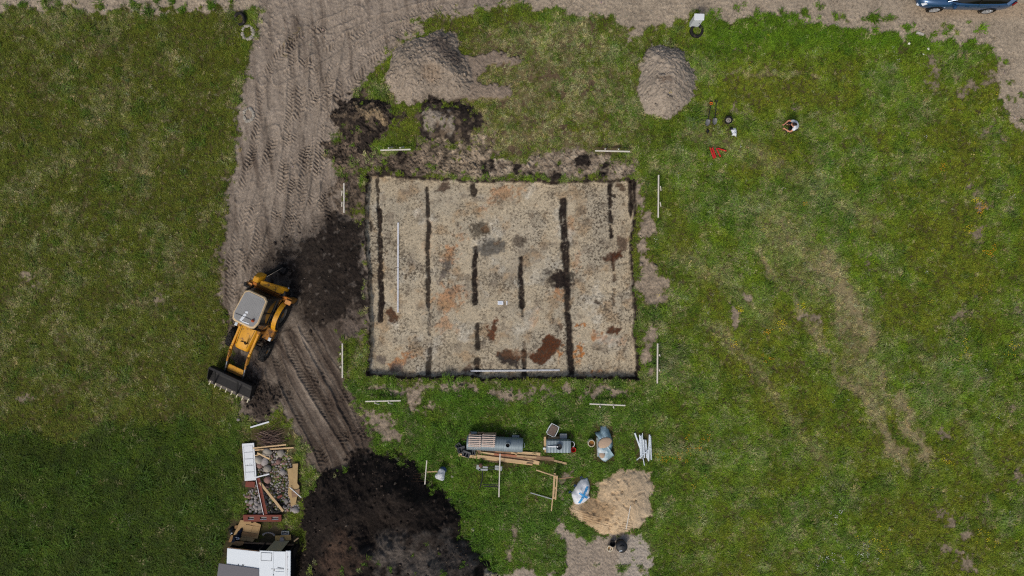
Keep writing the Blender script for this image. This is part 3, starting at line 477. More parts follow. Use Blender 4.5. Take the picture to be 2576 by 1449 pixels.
def scatter(name, pts, rot, scl, tint, pick, coll, label):
    me = bpy.data.meshes.new(name); me.vertices.add(len(pts)); me.vertices.foreach_set('co', np.asarray(pts, np.float32).ravel())
    a = me.attributes.new('rot', 'FLOAT_VECTOR', 'POINT'); a.data.foreach_set('vector', np.asarray(rot, np.float32).ravel())
    a = me.attributes.new('scl', 'FLOAT_VECTOR', 'POINT'); a.data.foreach_set('vector', np.asarray(scl, np.float32).ravel())
    a = me.attributes.new('tint', 'FLOAT_COLOR', 'POINT'); a.data.foreach_set('color', np.concatenate([tint, np.ones((len(pts), 1))], 1).astype(np.float32).ravel())
    a = me.attributes.new('pick', 'INT', 'POINT'); a.data.foreach_set('value', np.asarray(pick, np.int32))
    o = bpy.data.objects.new(name, me); col.objects.link(o)
    g = bpy.data.node_groups.new('scatter_' + name, 'GeometryNodeTree'); g.interface.new_socket('Geometry', in_out='INPUT', socket_type='NodeSocketGeometry'); g.interface.new_socket('Geometry', in_out='OUTPUT', socket_type='NodeSocketGeometry')
    n = g.nodes; i = n.new('NodeGroupInput'); q = n.new('NodeGroupOutput'); ip = n.new('GeometryNodeInstanceOnPoints'); ci = n.new('GeometryNodeCollectionInfo')
    ci.inputs['Collection'].default_value = coll; ci.inputs['Separate Children'].default_value = True; ci.inputs['Reset Children'].default_value = True
    def attr(nm, ty): k = n.new('GeometryNodeInputNamedAttribute'); k.data_type = ty; k.inputs['Name'].default_value = nm; return k.outputs['Attribute']
    ip.inputs['Pick Instance'].default_value = True
    g.links.new(i.outputs[0], ip.inputs['Points']); g.links.new(ci.outputs[0], ip.inputs['Instance']); g.links.new(attr('pick', 'INT'), ip.inputs['Instance Index'])
    er = n.new('FunctionNodeEulerToRotation'); g.links.new(attr('rot', 'FLOAT_VECTOR'), er.inputs[0]); g.links.new(er.outputs[0], ip.inputs['Rotation'])
    g.links.new(attr('scl', 'FLOAT_VECTOR'), ip.inputs['Scale']); g.links.new(ip.outputs[0], q.inputs[0])
    md = o.modifiers.new('scatter', 'NODES'); md.node_group = g
    return tag(o, label, kind='stuff')

tufts = [tuft(0, 16, .10, .20, .0085, (.9, (.35, .8))), tuft(1, 16, .11, .24, .008, (.55, (.25, .6))), tuft(2, 14, .09, .16, .009, (2.5, (.4, .9))), tuft(3, 18, .13, .22, .0075, (1.4, (.2, .55))), tuft(4, 20, .12, .30, .009, (1.0, (.35, .75)))]
GL = lib('grass_tuft', tufts)
NP = 330000
gx = rng.uniform(-27.5, 27.5, NP); gy = rng.uniform(-16.5, 16.5, NP)
dn = at(D, gx, gy); keep = rng.random(NP) < np.clip(dn, 0, 1) ** 1.2
gx, gy = gx[keep], gy[keep]; n = len(gx)
lu, st, dl, mg, rt = (at(A, gx, gy)[:, None] for A in (LUSH, STR, darkleft, mid_green, right_top))
lf = at(left, gx, gy)[:, None]
olive, green, straw, deep, fresh = lin(114, 126, 40), lin(90, 130, 28), lin(186, 174, 134), lin(72, 92, 22), lin(84, 122, 32)
t = olive * (1 - lu) + green * lu
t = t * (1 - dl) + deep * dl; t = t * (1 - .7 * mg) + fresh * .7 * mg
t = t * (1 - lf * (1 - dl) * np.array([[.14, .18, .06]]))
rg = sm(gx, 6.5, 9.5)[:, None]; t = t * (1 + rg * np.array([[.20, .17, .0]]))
t = t * (1 - .36 * st) + straw * .36 * st
sk = at(STREAK, gx, gy)[:, None]; t = t * (1 - .75 * sk) + straw * .8 * sk
isst = (rng.random((n, 1)) < np.clip(st * .6 + .04 * (1 - dl), 0, .85)); t = np.where(isst, t * .4 + .6 * straw * (.7 + .5 * rng.random((n, 1))), t)
sz = fbm(gx, gy, 1.1, 2, 71)[:, None]; cl = fbm(gx, gy, .38, 2, 75)[:, None]; t = t * (.70 + .62 * rng.random((n, 1)) + .14 * sz + .20 * cl) * (1 + np.array([[.08, .0, -.03]]) * rng.normal(0, 1, (n, 1)))
flow = fbm(gx, gy, 3.0, 2, 73) * 3.2 + rng.normal(0, .75, n) + .8
sc = .72 * (.75 + .5 * rng.random(n)) * (1 + .25 * sz[:, 0]) * (.8 + .45 * lu[:, 0]) * np.where(at(wear, gx, gy) > .4, .85, 1) * (1 - .25 * at(STREAK, gx, gy))
weed_ = (fbm(gx, gy, .9, 2, 76) > .42) & (rng.random(n) < .22) & (sk[:, 0] < .3); sc = np.where(weed_, sc * 1.75, sc); t = np.where(weed_[:, None], t * .45 + .5 * lin(64, 98, 28) * rng.uniform(.7, 1.5, (n, 1)), t)
pick = rng.choice([0, 1, 2, 3, 3, 1], n); pick = np.where((lu[:, 0] > .7) & (rng.random(n) < .25), 4, pick)
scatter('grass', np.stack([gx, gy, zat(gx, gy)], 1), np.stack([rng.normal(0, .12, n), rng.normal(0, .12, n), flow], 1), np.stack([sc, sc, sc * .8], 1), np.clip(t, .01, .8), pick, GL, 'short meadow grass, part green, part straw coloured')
print('grass tufts', n)

# clods of earth and pebbles
def lump(k, sub=1, rough=.3, flat=.75):
    bm = bmesh.new(); bmesh.ops.create_icosphere(bm, subdivisions=sub, radius=1); rr = random.Random(k)
    for v in bm.verts:
        c = v.co; q = 1 + rough * (math.sin(3.1 * c.x + k) * .5 + math.sin(4.3 * c.y + 2.1 * k) * .4 + math.sin(3.7 * c.z + 1.3 * k) * .4) + rr.uniform(-rough, rough) * .5
        v.co = Vector((c.x * q * (1 + .2 * math.sin(k)), c.y * q, c.z * q * flat))
    me = bpy.data.meshes.new('lump'); bm.to_mesh(me); bm.free(); return me
def inst_mat(name, rough=.95):
    m, nt, b, N, L = new_mat(name); a = N.new('ShaderNodeAttribute'); a.attribute_type = 'INSTANCER'; a.attribute_name = 'tint'
    nz = N.new('ShaderNodeTexNoise'); nz.inputs['Scale'].default_value = 30; r = N.new('ShaderNodeMapRange'); r.inputs['To Min'].default_value = .6; r.inputs['To Max'].default_value = 1.4; L.new(nz.outputs['Fac'], r.inputs['Value'])
    mx = N.new('ShaderNodeMix'); mx.data_type = 'RGBA'; mx.blend_type = 'MULTIPLY'; mx.inputs['Factor'].default_value = 1; L.new(a.outputs['Color'], mx.inputs[6]); L.new(r.outputs[0], mx.inputs[7]); L.new(mx.outputs[2], b.inputs['Base Color'])
    b.inputs['Roughness'].default_value = rough; b.inputs['Specular IOR Level'].default_value = .2; return m
CLOD = inst_mat('clod'); clods = [lump(k, 1, .35) for k in range(6)]
for me in clods: me.materials.append(CLOD)
CL = lib('clod', clods)
def scatter_clods(name, dens, n0, size, label, cfun=None, zo=.3):
    x = rng.uniform(-24.6, 24.6, n0); y = rng.uniform(-13.9, 13.9, n0); k = rng.random(n0) < at(dens, x, y); x, y = x[k], y[k]; n = len(x)
    s = size[0] * (size[1] / size[0]) ** (rng.random(n) ** 2.2)
    c = at(C, x, y) * (.75 + .5 * rng.random((n, 1))) if cfun is None else cfun(n)
    z = zat(x, y) + s * zo
    print(name, n)
    return scatter(name, np.stack([x, y, z], 1), rng.uniform(0, 6.28, (n, 3)), np.stack([s, s * rng.uniform(.7, 1, n), s * rng.uniform(.5, .9, n)], 1), np.clip(c, .01, .8), rng.integers(0, 6, n), CL, label)
edgeB = sm(sB, -.25, .1) * sm(sB, 1.6, .3)
scatter_clods('soil_clods', np.clip(edgeB * .55 + sm(sB, -.8, -.1) * .10 + mB * .07 + mA * .07 + sp * .2 + sp2 * .5 + sp3 * .5, 0, 1), 60000, (.018, .11), 'loose dark clods lying on and around the topsoil heaps', lambda n: np.where(rng.random((n, 1)) < .08, lin(104, 92, 80), lin(56, 48, 43)) * (.6 + .6 * rng.random((n, 1))))
scatter_clods('subsoil_clods', np.clip(BARE * .12 + mE * .03 + mD * .4 + sm(sD, -.45, 0) * .14 + mC * .35 + sm(sC, -.3, 0) * .1 + sm(north, -.1, .2) * .2 + mArm * .12, 0, 1) * (1 - pm), 50000, (.018, .13), 'loose pale lumps on the subsoil heaps')
scatter_clods('road_gravel', np.clip(stony * .5 + road_m * .06 + track_m * .015, 0, 1) * (1 - mC), 42000, (.014, .06), 'pebbles and gravel strewn over the dirt road', lambda n: lin(176, 164, 150) * (.45 + .75 * rng.random((n, 1))) * (1 + .06 * rng.normal(0, 1, (n, 3))))

# wild flowers
fl = []
for k in range(3):
    v = []; f = []; rr = random.Random(k)
    for i in range(4):
        x, y, z = rr.uniform(-.12, .12), rr.uniform(-.12, .12), rr.uniform(.14, .2); nn = len(v)
        v += [(x + .022 * math.cos(a * math.pi / 3), y + .022 * math.sin(a * math.pi / 3), z + .004 * (a % 2)) for a in range(6)] + [(x, y, z - .006), (x, y, .0), (x + .004, y, .0)]
        f += [(nn + a, nn + (a + 1) % 6, nn + 6) for a in range(6)] + [(nn + 6, nn + 7, nn + 8)]
    fl.append(raw_mesh('flower', v, f, CLOD))
FL = lib('flower', fl); fx = []; fy = []; fc = []
for (u, v, r, k, c) in [(1862, 780, 8, 9, 0), (1966, 815, 14, 12, 0), (2016, 770, 10, 8, 0), (1928, 842, 10, 5, 1), (1846, 865, 7, 6, 0), (1933, 898, 12, 6, 1), (2465, 525, 12, 14, 1), (2450, 500, 14, 8, 0), (2440, 575, 20, 9, 0), (2490, 635, 10, 10, 1), (2410, 880, 30, 14, 0), (2540, 875, 16, 8, 0), (1760, 1110, 26, 16, 1), (1668, 1148, 16, 9, 1), (1725, 1150, 20, 9, 1), (2200, 1365, 34, 16, 0), (2376, 1160, 12, 8, 0), (2480, 1350, 22, 10, 0), (2170, 1390, 30, 16, 2), (2080, 1385, 40, 14, 2), (2100, 1285, 20, 8, 2), (2020, 510, 8, 3, 1), (2370, 425, 8, 4, 1)]:
    for i in range(k): x, y = P(u + random.gauss(0, r * .6), v + random.gauss(0, r * .6)); fx.append(x); fy.append(y); fc.append([lin(226, 206, 40), lin(222, 160, 36), lin(214, 214, 206)][c])
for i in range(90): x, y = P(random.uniform(1650, 2576), random.uniform(60, 1449)); fx.append(x); fy.append(y); fc.append(lin(210, 190, 60) if random.random() < .7 else lin(205, 205, 195))
fx = np.array(fx); fy = np.array(fy); n = len(fx)
scatter('wild_flowers', np.stack([fx, fy, zat(fx, fy)], 1), np.stack([np.zeros(n), np.zeros(n), rng.uniform(0, 6.28, n)], 1), np.ones((n, 3)) * rng.uniform(.5, .8, (n, 1)), np.array(fc), rng.integers(0, 3, n), FL, 'small yellow and white wild flowers in the grass')
# ------------------------------------------------------------------ mesh builder for the things
class MB:
    def __init__(s): s.v = []; s.f = []
    def add(s, v, f, M=None):
        n = len(s.v); s.v += [tuple(M @ Vector(q)) if M is not None else tuple(q) for q in v]; s.f += [tuple(i + n for i in q) for q in f]; return s
    def box(s, c, d, rz=0, M=None):
        x, y, z = d[0] / 2, d[1] / 2, d[2] / 2; v = [(sx * x, sy * y, sz * z) for sz in (-1, 1) for sx, sy in ((-1, -1), (1, -1), (1, 1), (-1, 1))]
        T = Matrix.Translation(c) @ Matrix.Rotation(rz, 4, 'Z'); T = M @ T if M is not None else T
        return s.add(v, [(3, 2, 1, 0), (4, 5, 6, 7), (0, 1, 5, 4), (1, 2, 6, 5), (2, 3, 7, 6), (3, 0, 4, 7)], T)
    def bar(s, a, b, w, h, w1=None, h1=None):
        a, b = Vector(a), Vector(b); d = (b - a).normalized(); up = Vector((0, 0, 1)) if abs(d.z) < .95 else Vector((1, 0, 0)); sd_ = d.cross(up).normalized(); up = sd_.cross(d); w1 = w if w1 is None else w1; h1 = h if h1 is None else h1; v = []
        for p, ww, hh in ((a, w, h), (b, w1, h1)): v += [p + sd_ * (i * ww / 2) + up * (j * hh / 2) for i, j in ((-1, -1), (1, -1), (1, 1), (-1, 1))]
        return s.add(v, [(3, 2, 1, 0), (4, 5, 6, 7), (0, 1, 5, 4), (1, 2, 6, 5), (2, 3, 7, 6), (3, 0, 4, 7)])
    def tube(s, pts, r, n=8, r1=None):
        pts = [Vector(p) for p in pts]; m = len(pts); v = []; f = []; r1 = r if r1 is None else r1
        for i, p in enumerate(pts):
            d = (pts[min(i + 1, m - 1)] - pts[max(i - 1, 0)]).normalized(); up = Vector((0, 0, 1)) if abs(d.z) < .9 else Vector((1, 0, 0)); a = d.cross(up).normalized(); b = a.cross(d); rr = r + (r1 - r) * i / max(1, m - 1)
            v += [p + (a * math.cos(k * 2 * math.pi / n) + b * math.sin(k * 2 * math.pi / n)) * rr for k in range(n)]
        for i in range(m - 1): f += [(i * n + k, i * n + (k + 1) % n, (i + 1) * n + (k + 1) % n, (i + 1) * n + k) for k in range(n)]
        f += [tuple(range(n - 1, -1, -1)), tuple((m - 1) * n + k for k in range(n))]; return s.add(v, f)
    def lathe(s, prof, n=20, M=None, close=True):
        v = []; f = []; m = len(prof)
        for r, z in prof: v += [(r * math.cos(k * 2 * math.pi / n), r * math.sin(k * 2 * math.pi / n), z) for k in range(n)]
        for i in range(m - 1): f += [(i * n + k, i * n + (k + 1) % n, (i + 1) * n + (k + 1) % n, (i + 1) * n + k) for k in range(n)]
        if close: f += [tuple(range(n - 1, -1, -1)), tuple((m - 1) * n + k for k in range(n))]
        return s.add(v, f, M)
    def prism(s, poly, z0, z1, M=None):
        n = len(poly); A = sum(poly[i][0] * poly[(i + 1) % n][1] - poly[(i + 1) % n][0] * poly[i][1] for i in range(n))
        if A < 0: poly = poly[::-1]
        v = [(x, y, z0) for x, y in poly] + [(x, y, z1) for x, y in poly]
        return s.add(v, [tuple(range(n - 1, -1, -1)), tuple(range(n, 2 * n))] + [(i, (i + 1) % n, n + (i + 1) % n, n + i) for i in range(n)], M)
    def loft(s, rings, closed=True, caps=True):
        n = len(rings[0]); v = [p for r in rings for p in r]; f = []
        for i in range(len(rings) - 1): f += [(i * n + k, i * n + (k + 1) % n, (i + 1) * n + (k + 1) % n, (i + 1) * n + k) for k in range(n if closed else n - 1)]
        if caps and closed: f += [tuple(range(n - 1, -1, -1)), tuple((len(rings) - 1) * n + k for k in range(n))]
        return s.add(v, f)
    def build(s, name, mat, parent=None, bevel=0, smooth=False, loc=None, sub=0):
        me = bpy.data.meshes.new(name); me.from_pydata(s.v, [], s.f); bm = bmesh.new(); bm.from_mesh(me); bmesh.ops.recalc_face_normals(bm, faces=bm.faces)
        if bevel:
            bmesh.ops.bevel(bm, geom=[e for e in bm.edges if len(e.link_faces) == 2 and e.calc_face_angle(0) > .6], offset=bevel, segments=2, affect='EDGES', clamp_overlap=True)
        bm.to_mesh(me); bm.free(); me.materials.append(mat)
        if smooth or bevel:
            me.polygons.foreach_set('use_smooth', [True] * len(me.polygons))
            if hasattr(me, 'set_sharp_from_angle'): me.set_sharp_from_angle(angle=math.radians(40))
        o = bpy.data.objects.new(name, me); col.objects.link(o)
        if parent is not None: o.parent = parent
        if loc is not None: o.location = loc
        if sub: k = o.modifiers.new('sub', 'SUBSURF'); k.levels = sub; k.render_levels = sub
        return o

def pmat(name, rgb, rough=.6, metal=0, var=.25, scale=6, spec=.4, coat=0, dirt=None, stretch=(1, 1, 1), bump=.0, rnd=0.0):
    if name in MATS: return MATS[name]
    m, nt, b, N, L = new_mat(name); tc = N.new('ShaderNodeTexCoord'); mp = N.new('ShaderNodeMapping'); mp.inputs['Scale'].default_value = stretch; L.new(tc.outputs['Object'], mp.inputs['Vector'])
    oi = N.new('ShaderNodeObjectInfo'); sc = N.new('ShaderNodeVectorMath'); sc.operation = 'ADD'; cv = N.new('ShaderNodeCombineXYZ'); k = N.new('ShaderNodeMath'); k.operation = 'MULTIPLY'; k.inputs[1].default_value = 50; L.new(oi.outputs['Random'], k.inputs[0]); L.new(k.outputs[0], cv.inputs[2]); L.new(mp.outputs[0], sc.inputs[0]); L.new(cv.outputs[0], sc.inputs[1])
    nz = N.new('ShaderNodeTexNoise'); nz.inputs['Scale'].default_value = scale; nz.inputs['Detail'].default_value = 5; nz.inputs['Roughness'].default_value = .65; L.new(sc.outputs[0], nz.inputs['Vector'])
    r = N.new('ShaderNodeMapRange'); r.inputs['From Min'].default_value = .3; r.inputs['From Max'].default_value = .7; r.inputs['To Min'].default_value = 1 - var; r.inputs['To Max'].default_value = 1 + var; L.new(nz.outputs['Fac'], r.inputs['Value'])
    fac = r.outputs[0]
    if rnd:
        rr = N.new('ShaderNodeMapRange'); rr.inputs['To Min'].default_value = 1 - rnd; rr.inputs['To Max'].default_value = 1 + rnd; L.new(oi.outputs['Random'], rr.inputs['Value']); mm = N.new('ShaderNodeMath'); mm.operation = 'MULTIPLY'; L.new(fac, mm.inputs[0]); L.new(rr.outputs[0], mm.inputs[1]); fac = mm.outputs[0]
    mx = N.new('ShaderNodeMix'); mx.data_type = 'RGBA'; mx.blend_type = 'MULTIPLY'; mx.inputs['Factor'].default_value = 1; mx.inputs[6].default_value = (*lin(*rgb), 1); L.new(fac, mx.inputs[7]); out = mx.outputs[2]
    if dirt:
        n2 = N.new('ShaderNodeTexNoise'); n2.inputs['Scale'].default_value = dirt[2]; n2.inputs['Detail'].default_value = 6; n2.inputs['Roughness'].default_value = .7; L.new(sc.outputs[0], n2.inputs['Vector'])
        r2 = N.new('ShaderNodeMapRange'); r2.inputs['From Min'].default_value = dirt[1]; r2.inputs['From Max'].default_value = dirt[1] + .12; L.new(n2.outputs['Fac'], r2.inputs['Value'])
        m2 = N.new('ShaderNodeMix'); m2.data_type = 'RGBA'; L.new(r2.outputs[0], m2.inputs[0]); L.new(out, m2.inputs[6]); m2.inputs[7].default_value = (*lin(*dirt[0]), 1); out = m2.outputs[2]
    L.new(out, b.inputs['Base Color']); b.inputs['Roughness'].default_value = rough; b.inputs['Metallic'].default_value = metal; b.inputs['Specular IOR Level'].default_value = spec; b.inputs['Coat Weight'].default_value = coat
    if bump: bp = N.new('ShaderNodeBump'); bp.inputs['Strength'].default_value = bump; bp.inputs['Distance'].default_value = .02; L.new(nz.outputs['Fac'], bp.inputs['Height']); L.new(bp.outputs[0], b.inputs['Normal'])
    MATS[name] = m; return m
WOOD = pmat('sawn_pine', (206, 176, 134), .8, var=.22, scale=3, stretch=(.5, 9, 9), rnd=.14, spec=.2, dirt=((150, 122, 90), .62, 2))
WOOD2 = pmat('weathered_wood', (150, 122, 96), .85, var=.3, scale=3, stretch=(.5, 9, 9), rnd=.2, spec=.15, dirt=((94, 74, 58), .58, 2))
TANWOOD = pmat('fibreboard', (176, 150, 108), .85, var=.14, scale=5, spec=.15, dirt=((122, 98, 66), .66, 3))
STAKE = pmat('pale_batten', (216, 210, 196), .75, var=.12, scale=5, stretch=(.5, 5, 5), spec=.2)
WHITE = pmat('white_paint', (226, 230, 232), .55, var=.05, scale=4, spec=.35, dirt=((182, 182, 178), .68, 5))
PVC = pmat('white_plastic', (212, 222, 228), .45, var=.06, spec=.4, rnd=.08)
ZINC = pmat('galvanised_steel', (132, 146, 152), .5, .25, var=.16, scale=4, stretch=(8, 1, 1), dirt=((168, 178, 182), .60, 3), rnd=.05)
BLACKP = pmat('black_plastic', (34, 35, 37), .5, var=.25, spec=.4, dirt=((92, 86, 78), .7, 8))
RUBBER = pmat('tyre_rubber', (38, 37, 36), .85, var=.3, scale=12, spec=.2, dirt=((96, 86, 74), .56, 7))
YEL = pmat('digger_yellow', (214, 152, 24), .5, var=.14, scale=5, spec=.4, dirt=((116, 82, 40), .56, 4))
YELD = pmat('worn_yellow', (160, 108, 34), .65, var=.25, scale=7, dirt=((62, 48, 36), .50, 6))
STEEL = pmat('dark_steel', (36, 35, 35), .6, .3, var=.3, scale=8, dirt=((74, 66, 58), .66, 5))
CHROME = pmat('ram_chrome', (205, 208, 210), .2, .9, var=.05)
GLASSD = pmat('cab_glass', (26, 38, 40), .08, var=.2, scale=1.5, spec=.8)
BEIGE = pmat('cab_beige', (212, 186, 146), .55, var=.10, dirt=((160, 138, 104), .66, 5))
GREYROOF = pmat('grey_roof', (146, 146, 144), .8, var=.10, scale=5, dirt=((112, 110, 104), .64, 5))
RUST = pmat('rusty_steel', (84, 58, 44), .8, .2, var=.3, scale=10)
CONC = pmat('grey_block', (164, 168, 168), .85, var=.12, scale=8, spec=.2)
RED = pmat('red_plastic', (206, 34, 40), .5, var=.15)
STONE = pmat('field_stone', (146, 140, 136), .9, var=.22, scale=9, rnd=.28, spec=.2, bump=.4)
STONER = pmat('reddish_stone', (140, 112, 104), .9, var=.2, scale=9, rnd=.15, spec=.2, bump=.4)
PALE = pmat('pale_stone', (164, 157, 144), .9, var=.16, scale=9, rnd=.15, spec=.2, bump=.4)
BRICK = pmat('red_painted_wood', (120, 60, 46), .75, var=.16, scale=6, dirt=((84, 48, 40), .62, 5))

def E_(name, x, y, z, rz=0):
    o = bpy.data.objects.new(name, None); col.objects.link(o); o.location = (x, y, z); o.rotation_euler = (0, 0, rz); o.empty_display_size = .2; return o
def thing(name, u, v, label, cat, rz=0, z=None, group=None, zt=0.0):
    x, y = P(u, v, zt); zz = float(zat(np.array([x]), np.array([y]))[0]) if z is None else z
    return tag(E_(name, x, y, zz, rz), label, cat, group)
def gz(u, v): x, y = P(u, v); return float(zat(np.array([x]), np.array([y]))[0])
def stick(name, a, b, w, h, z, mat, label=None, cat=None, group=None, parent=None, dz=0.0, zt=0.0, bevel=.004, ragged=0.0):
    """a board from plan point a to b: local x runs along it; w wide and h thick, underside z over the ground"""
    ax, ay = P(a[0], a[1], zt); bx, by = P(b[0], b[1], zt); L = math.hypot(bx - ax, by - ay); g = float(np.mean(zat(np.array([ax, (ax + bx) / 2, bx]), np.array([ay, (ay + by) / 2, by]))))
    m = MB()
    if ragged: m.prism([(-L / 2, -w / 2), (L / 2, -w / 2 + ragged * w * random.uniform(-.4, .6)), (L / 2 + random.uniform(-.02, .02), w / 2), (L * .1, w / 2 + ragged * w * random.uniform(-.3, .2)), (-L / 2 + random.uniform(-.03, .03), w / 2)], -h / 2, h / 2)
    else: m.box((0, 0, 0), (L, w, h))
    o = m.build(name, mat, parent, bevel=bevel); o.location = ((ax + bx) / 2, (ay + by) / 2, g + z + h / 2); o.rotation_euler = (0, -math.atan2(dz, L), math.atan2(by - ay, bx - ax)); tag(o, label, cat, group); return o
ZA = lambda x, y: (461.0 + .3181 * x, 625.6 + .3181 * y)
ZB = lambda x, y: (1132.6 + .1227 * x, 1066.8 + .1227 * y)
ZC = lambda x, y: (1343.3 + .1227 * x, 1053.6 + .1227 * y)
ZF = lambda x, y: (1053.6 + .16616 * x, 1145.8 + .16616 * y)
ZD = lambda x, y: (493.9 + .29596 * x, 1020.7 + .29596 * y)
ZE = lambda x, y: (553.1 + .10043 * x, 1303.8 + .10043 * y)
ZG = lambda x, y: (1020.7 + .26361 * x, 1040.4 + .26361 * y)

# ------------------------------------------------------------------ backhoe loader
def letters(txt, size, mat, parent, M, name='lettering'):
    cu = bpy.data.curves.new('t', 'FONT'); cu.body = txt; cu.size = size; cu.extrude = .004; cu.align_x = 'CENTER'; cu.align_y = 'CENTER'; o = bpy.data.objects.new('t', cu); col.objects.link(o)
    bpy.context.view_layer.update(); me = bpy.data.meshes.new_from_object(o.evaluated_get(bpy.context.evaluated_depsgraph_get())); bpy.data.objects.remove(o); me.materials.clear(); me.materials.append(mat); me.transform(M)
    q = bpy.data.objects.new(name, me); col.objects.link(q); q.parent = parent; return q
def wheel(t, x, y, z, r, w, rimr, lugs):
    s = 1 if y > 0 else -1; M = Matrix.Translation((x, y, z)) @ Matrix.Rotation(-s * math.pi / 2, 4, 'X')
    m = MB().lathe([(rimr, -w * .42), (r * .86, -w * .5), (r * .96, -w * .36), (r * .97, 0), (r * .96, w * .36), (r * .86, w * .5), (rimr, w * .42), (rimr * .96, 0), (rimr, -w * .42)], 30, M, close=False)
    for k in range(lugs):
        for sd_ in (-1, 1):
            a = 2 * math.pi * (k + (.5 if sd_ > 0 else 0)) / lugs; T = M @ Matrix.Rotation(a, 4, 'Z') @ Matrix.Translation((r * .985, 0, sd_ * w * .22)) @ Matrix.Rotation(sd_ * .7, 4, 'X'); m.box((0, 0, 0), (r * .07, r * .09, w * .52), M=T)
    wh = m.build('wheel', RUBBER, t)
    MB().lathe([(rimr, -w * .30), (rimr, w * .30), (rimr * .80, w * .34), (rimr * .72, w * .12), (rimr * .35, w * .10), (rimr * .33, w * .24), (.02, w * .25)], 24, M, close=False).build('rim', pmat('rim_grey', (120, 112, 98), .7, dirt=((92, 82, 70), .55, 6)), wh, smooth=True)
    MB().lathe([(rimr * .34, w * .1), (rimr * .34, w * .26), (rimr * .2, w * .30), (.01, w * .30)], 14, M, close=False).build('hub', YELD, wh, smooth=True)
f25 = math.radians(25); fwd = (-math.sin(f25), -math.cos(f25))
dig = tag(E_('backhoe_loader', -11.60, -.90, float(zat(np.array([-11.3]), np.array([-1.6]))[0]) - .02, math.atan2(fwd[1], fwd[0])), 'yellow backhoe loader with grey cab roof and wide black front bucket', 'digger')
for x, y, z, r, w, rr, lg in [(0, .82, .70, .72, .38, .40, 18), (0, -.82, .70, .72, .38, .40, 18), (1.92, .84, .48, .50, .30, .27, 15), (1.92, -.84, .48, .50, .30, .27, 15)]: wheel(dig, x, y, z, r, w, rr, lg)
m = MB(); m.box((.75, 0, .72), (2.9, .62, .42)); m.box((1.92, 0, .50), (.22, 1.5, .2)); m.box((0, 0, .70), (.3, 1.4, .3)); m.box((1.0, 0, 1.0), (.3, 1.0, .4)); m.build('chassis', STEEL, dig, bevel=.02)
rings = []
for x, w, zt in [(1.0, .84, 1.62), (1.5, .80, 1.58), (2.0, .66, 1.50), (2.12, .60, 1.40)]:
    rings.append([(x, -w / 2, .85), (x, -w / 2, zt - .10), (x, -w / 2 + .07, zt - .01), (x, -w * .2, zt + .015), (x, w * .2, zt + .015), (x, w / 2 - .07, zt - .01), (x, w / 2, zt - .10), (x, w / 2, .85)])
hood = MB().loft(rings).build('hood', YEL, dig, smooth=True)
MB().box((2.135, 0, 1.12), (.03, .5, .4)).build('grille', STEEL, hood, bevel=.008)
for yy in (-.30, .30): MB().bar((1.06, yy, 1.635), (1.95, yy * .85, 1.545), .012, .012).build('seam', STEEL, hood)
MB().tube([(1.72, .20, 1.5), (1.72, .20, 1.78), (1.66, .20, 1.90)], .045, 10).build('exhaust', STEEL, dig, smooth=True)
MB().tube([(1.74, -.10, 1.595), (1.72, .02, 1.605), (1.70, .14, 1.60)], .018, 6).build('handle', STEEL, hood)
m = MB().prism([(1.12, -.30), (1.95, -.26), (1.95, .20), (1.12, .22)], 1.0, 1.1); 
# cab
low = [(-.78, .70), (.55, .70), (.98, .46), (.98, -.46), (.55, -.70), (-.78, -.70)]; top = [(-.66, .52), (.55, .52), (.80, .38), (.80, -.38), (.55, -.52), (-.66, -.52)]
MB().loft([[(x, y, .95) for x, y in low], [(x, y, 1.35) for x, y in low]]).build('cab_base', YELD, dig, bevel=.02)
cg = MB().loft([[(x * .99, y * .99, 1.35) for x, y in low], [(x, y, 2.62) for x, y in top]]).build('cab_glazing', GLASSD, dig)
for (a, b) in [(0, 0), (1, 1), (2, 2), (3, 3), (4, 4), (5, 5)]: MB().bar((*low[a], 1.33), (*top[b], 2.64), .07, .07).build('pillar', STEEL, dig)
for s in (1, -1):
    MB().bar((.0, s * .702, 1.35), (.0, s * .53, 2.62), .05, .05).build('pillar', STEEL, dig)
    MB().bar((-.75, s * .672, 1.60), (.55, s * .672, 1.60), .05, .04).build('window_rail', STEEL, dig)
roof_p = [(x * 1.06, y * 1.10) for x, y in [(-.68, -.36), (-.56, -.50), (.45, -.56), (.70, -.48), (.76, -.36), (.76, .36), (.70, .48), (.45, .56), (-.56, .50), (-.68, .36)]]
rf = MB().loft([[(x, y, 2.60) for x, y in roof_p], [(x, y, 2.70) for x, y in roof_p], [(x * .95, y * .95, 2.74) for x, y in roof_p]]).build('cab_roof', BEIGE, dig, smooth=True)
rp = [(x * .90, y * .90) for x, y in roof_p]; pn_ = MB().prism(rp, 2.735, 2.752).build('roof_panel', GREYROOF, rf, bevel=.006)
for k in range(13): MB().box((.04, -.42 + k * .07, 2.754), (1.10, .028, .014)).build('rib', GREYROOF, rf)
MB().prism([(.30, -.12), (.66, -.20), (.68, -.09), (.32, -.01)], 2.762, 2.768).build('tape_patch', WHITE, rf); MB().box((.655, .10, 2.765), (.05, .34, .006), .1).build('tape_patch', WHITE, rf); MB().box((.22, -.05, 2.767), (.09, .12, .006), .3).build('tape_patch', WHITE, rf)
MB().lathe([(.07, 2.75), (.07, 2.79), (.058, 2.80), (.055, 2.87), (.03, 2.90), (.005, 2.905)], 14, Matrix.Translation((.44, .36, 0))).build('beacon', pmat('amber_beacon', (176, 78, 34), .25, var=.1), rf, smooth=True)
MB().tube([(.46, -.5, 2.775), (.43, .1, 2.778), (.44, .32, 2.79)], .008, 6).build('cable', STEEL, rf)
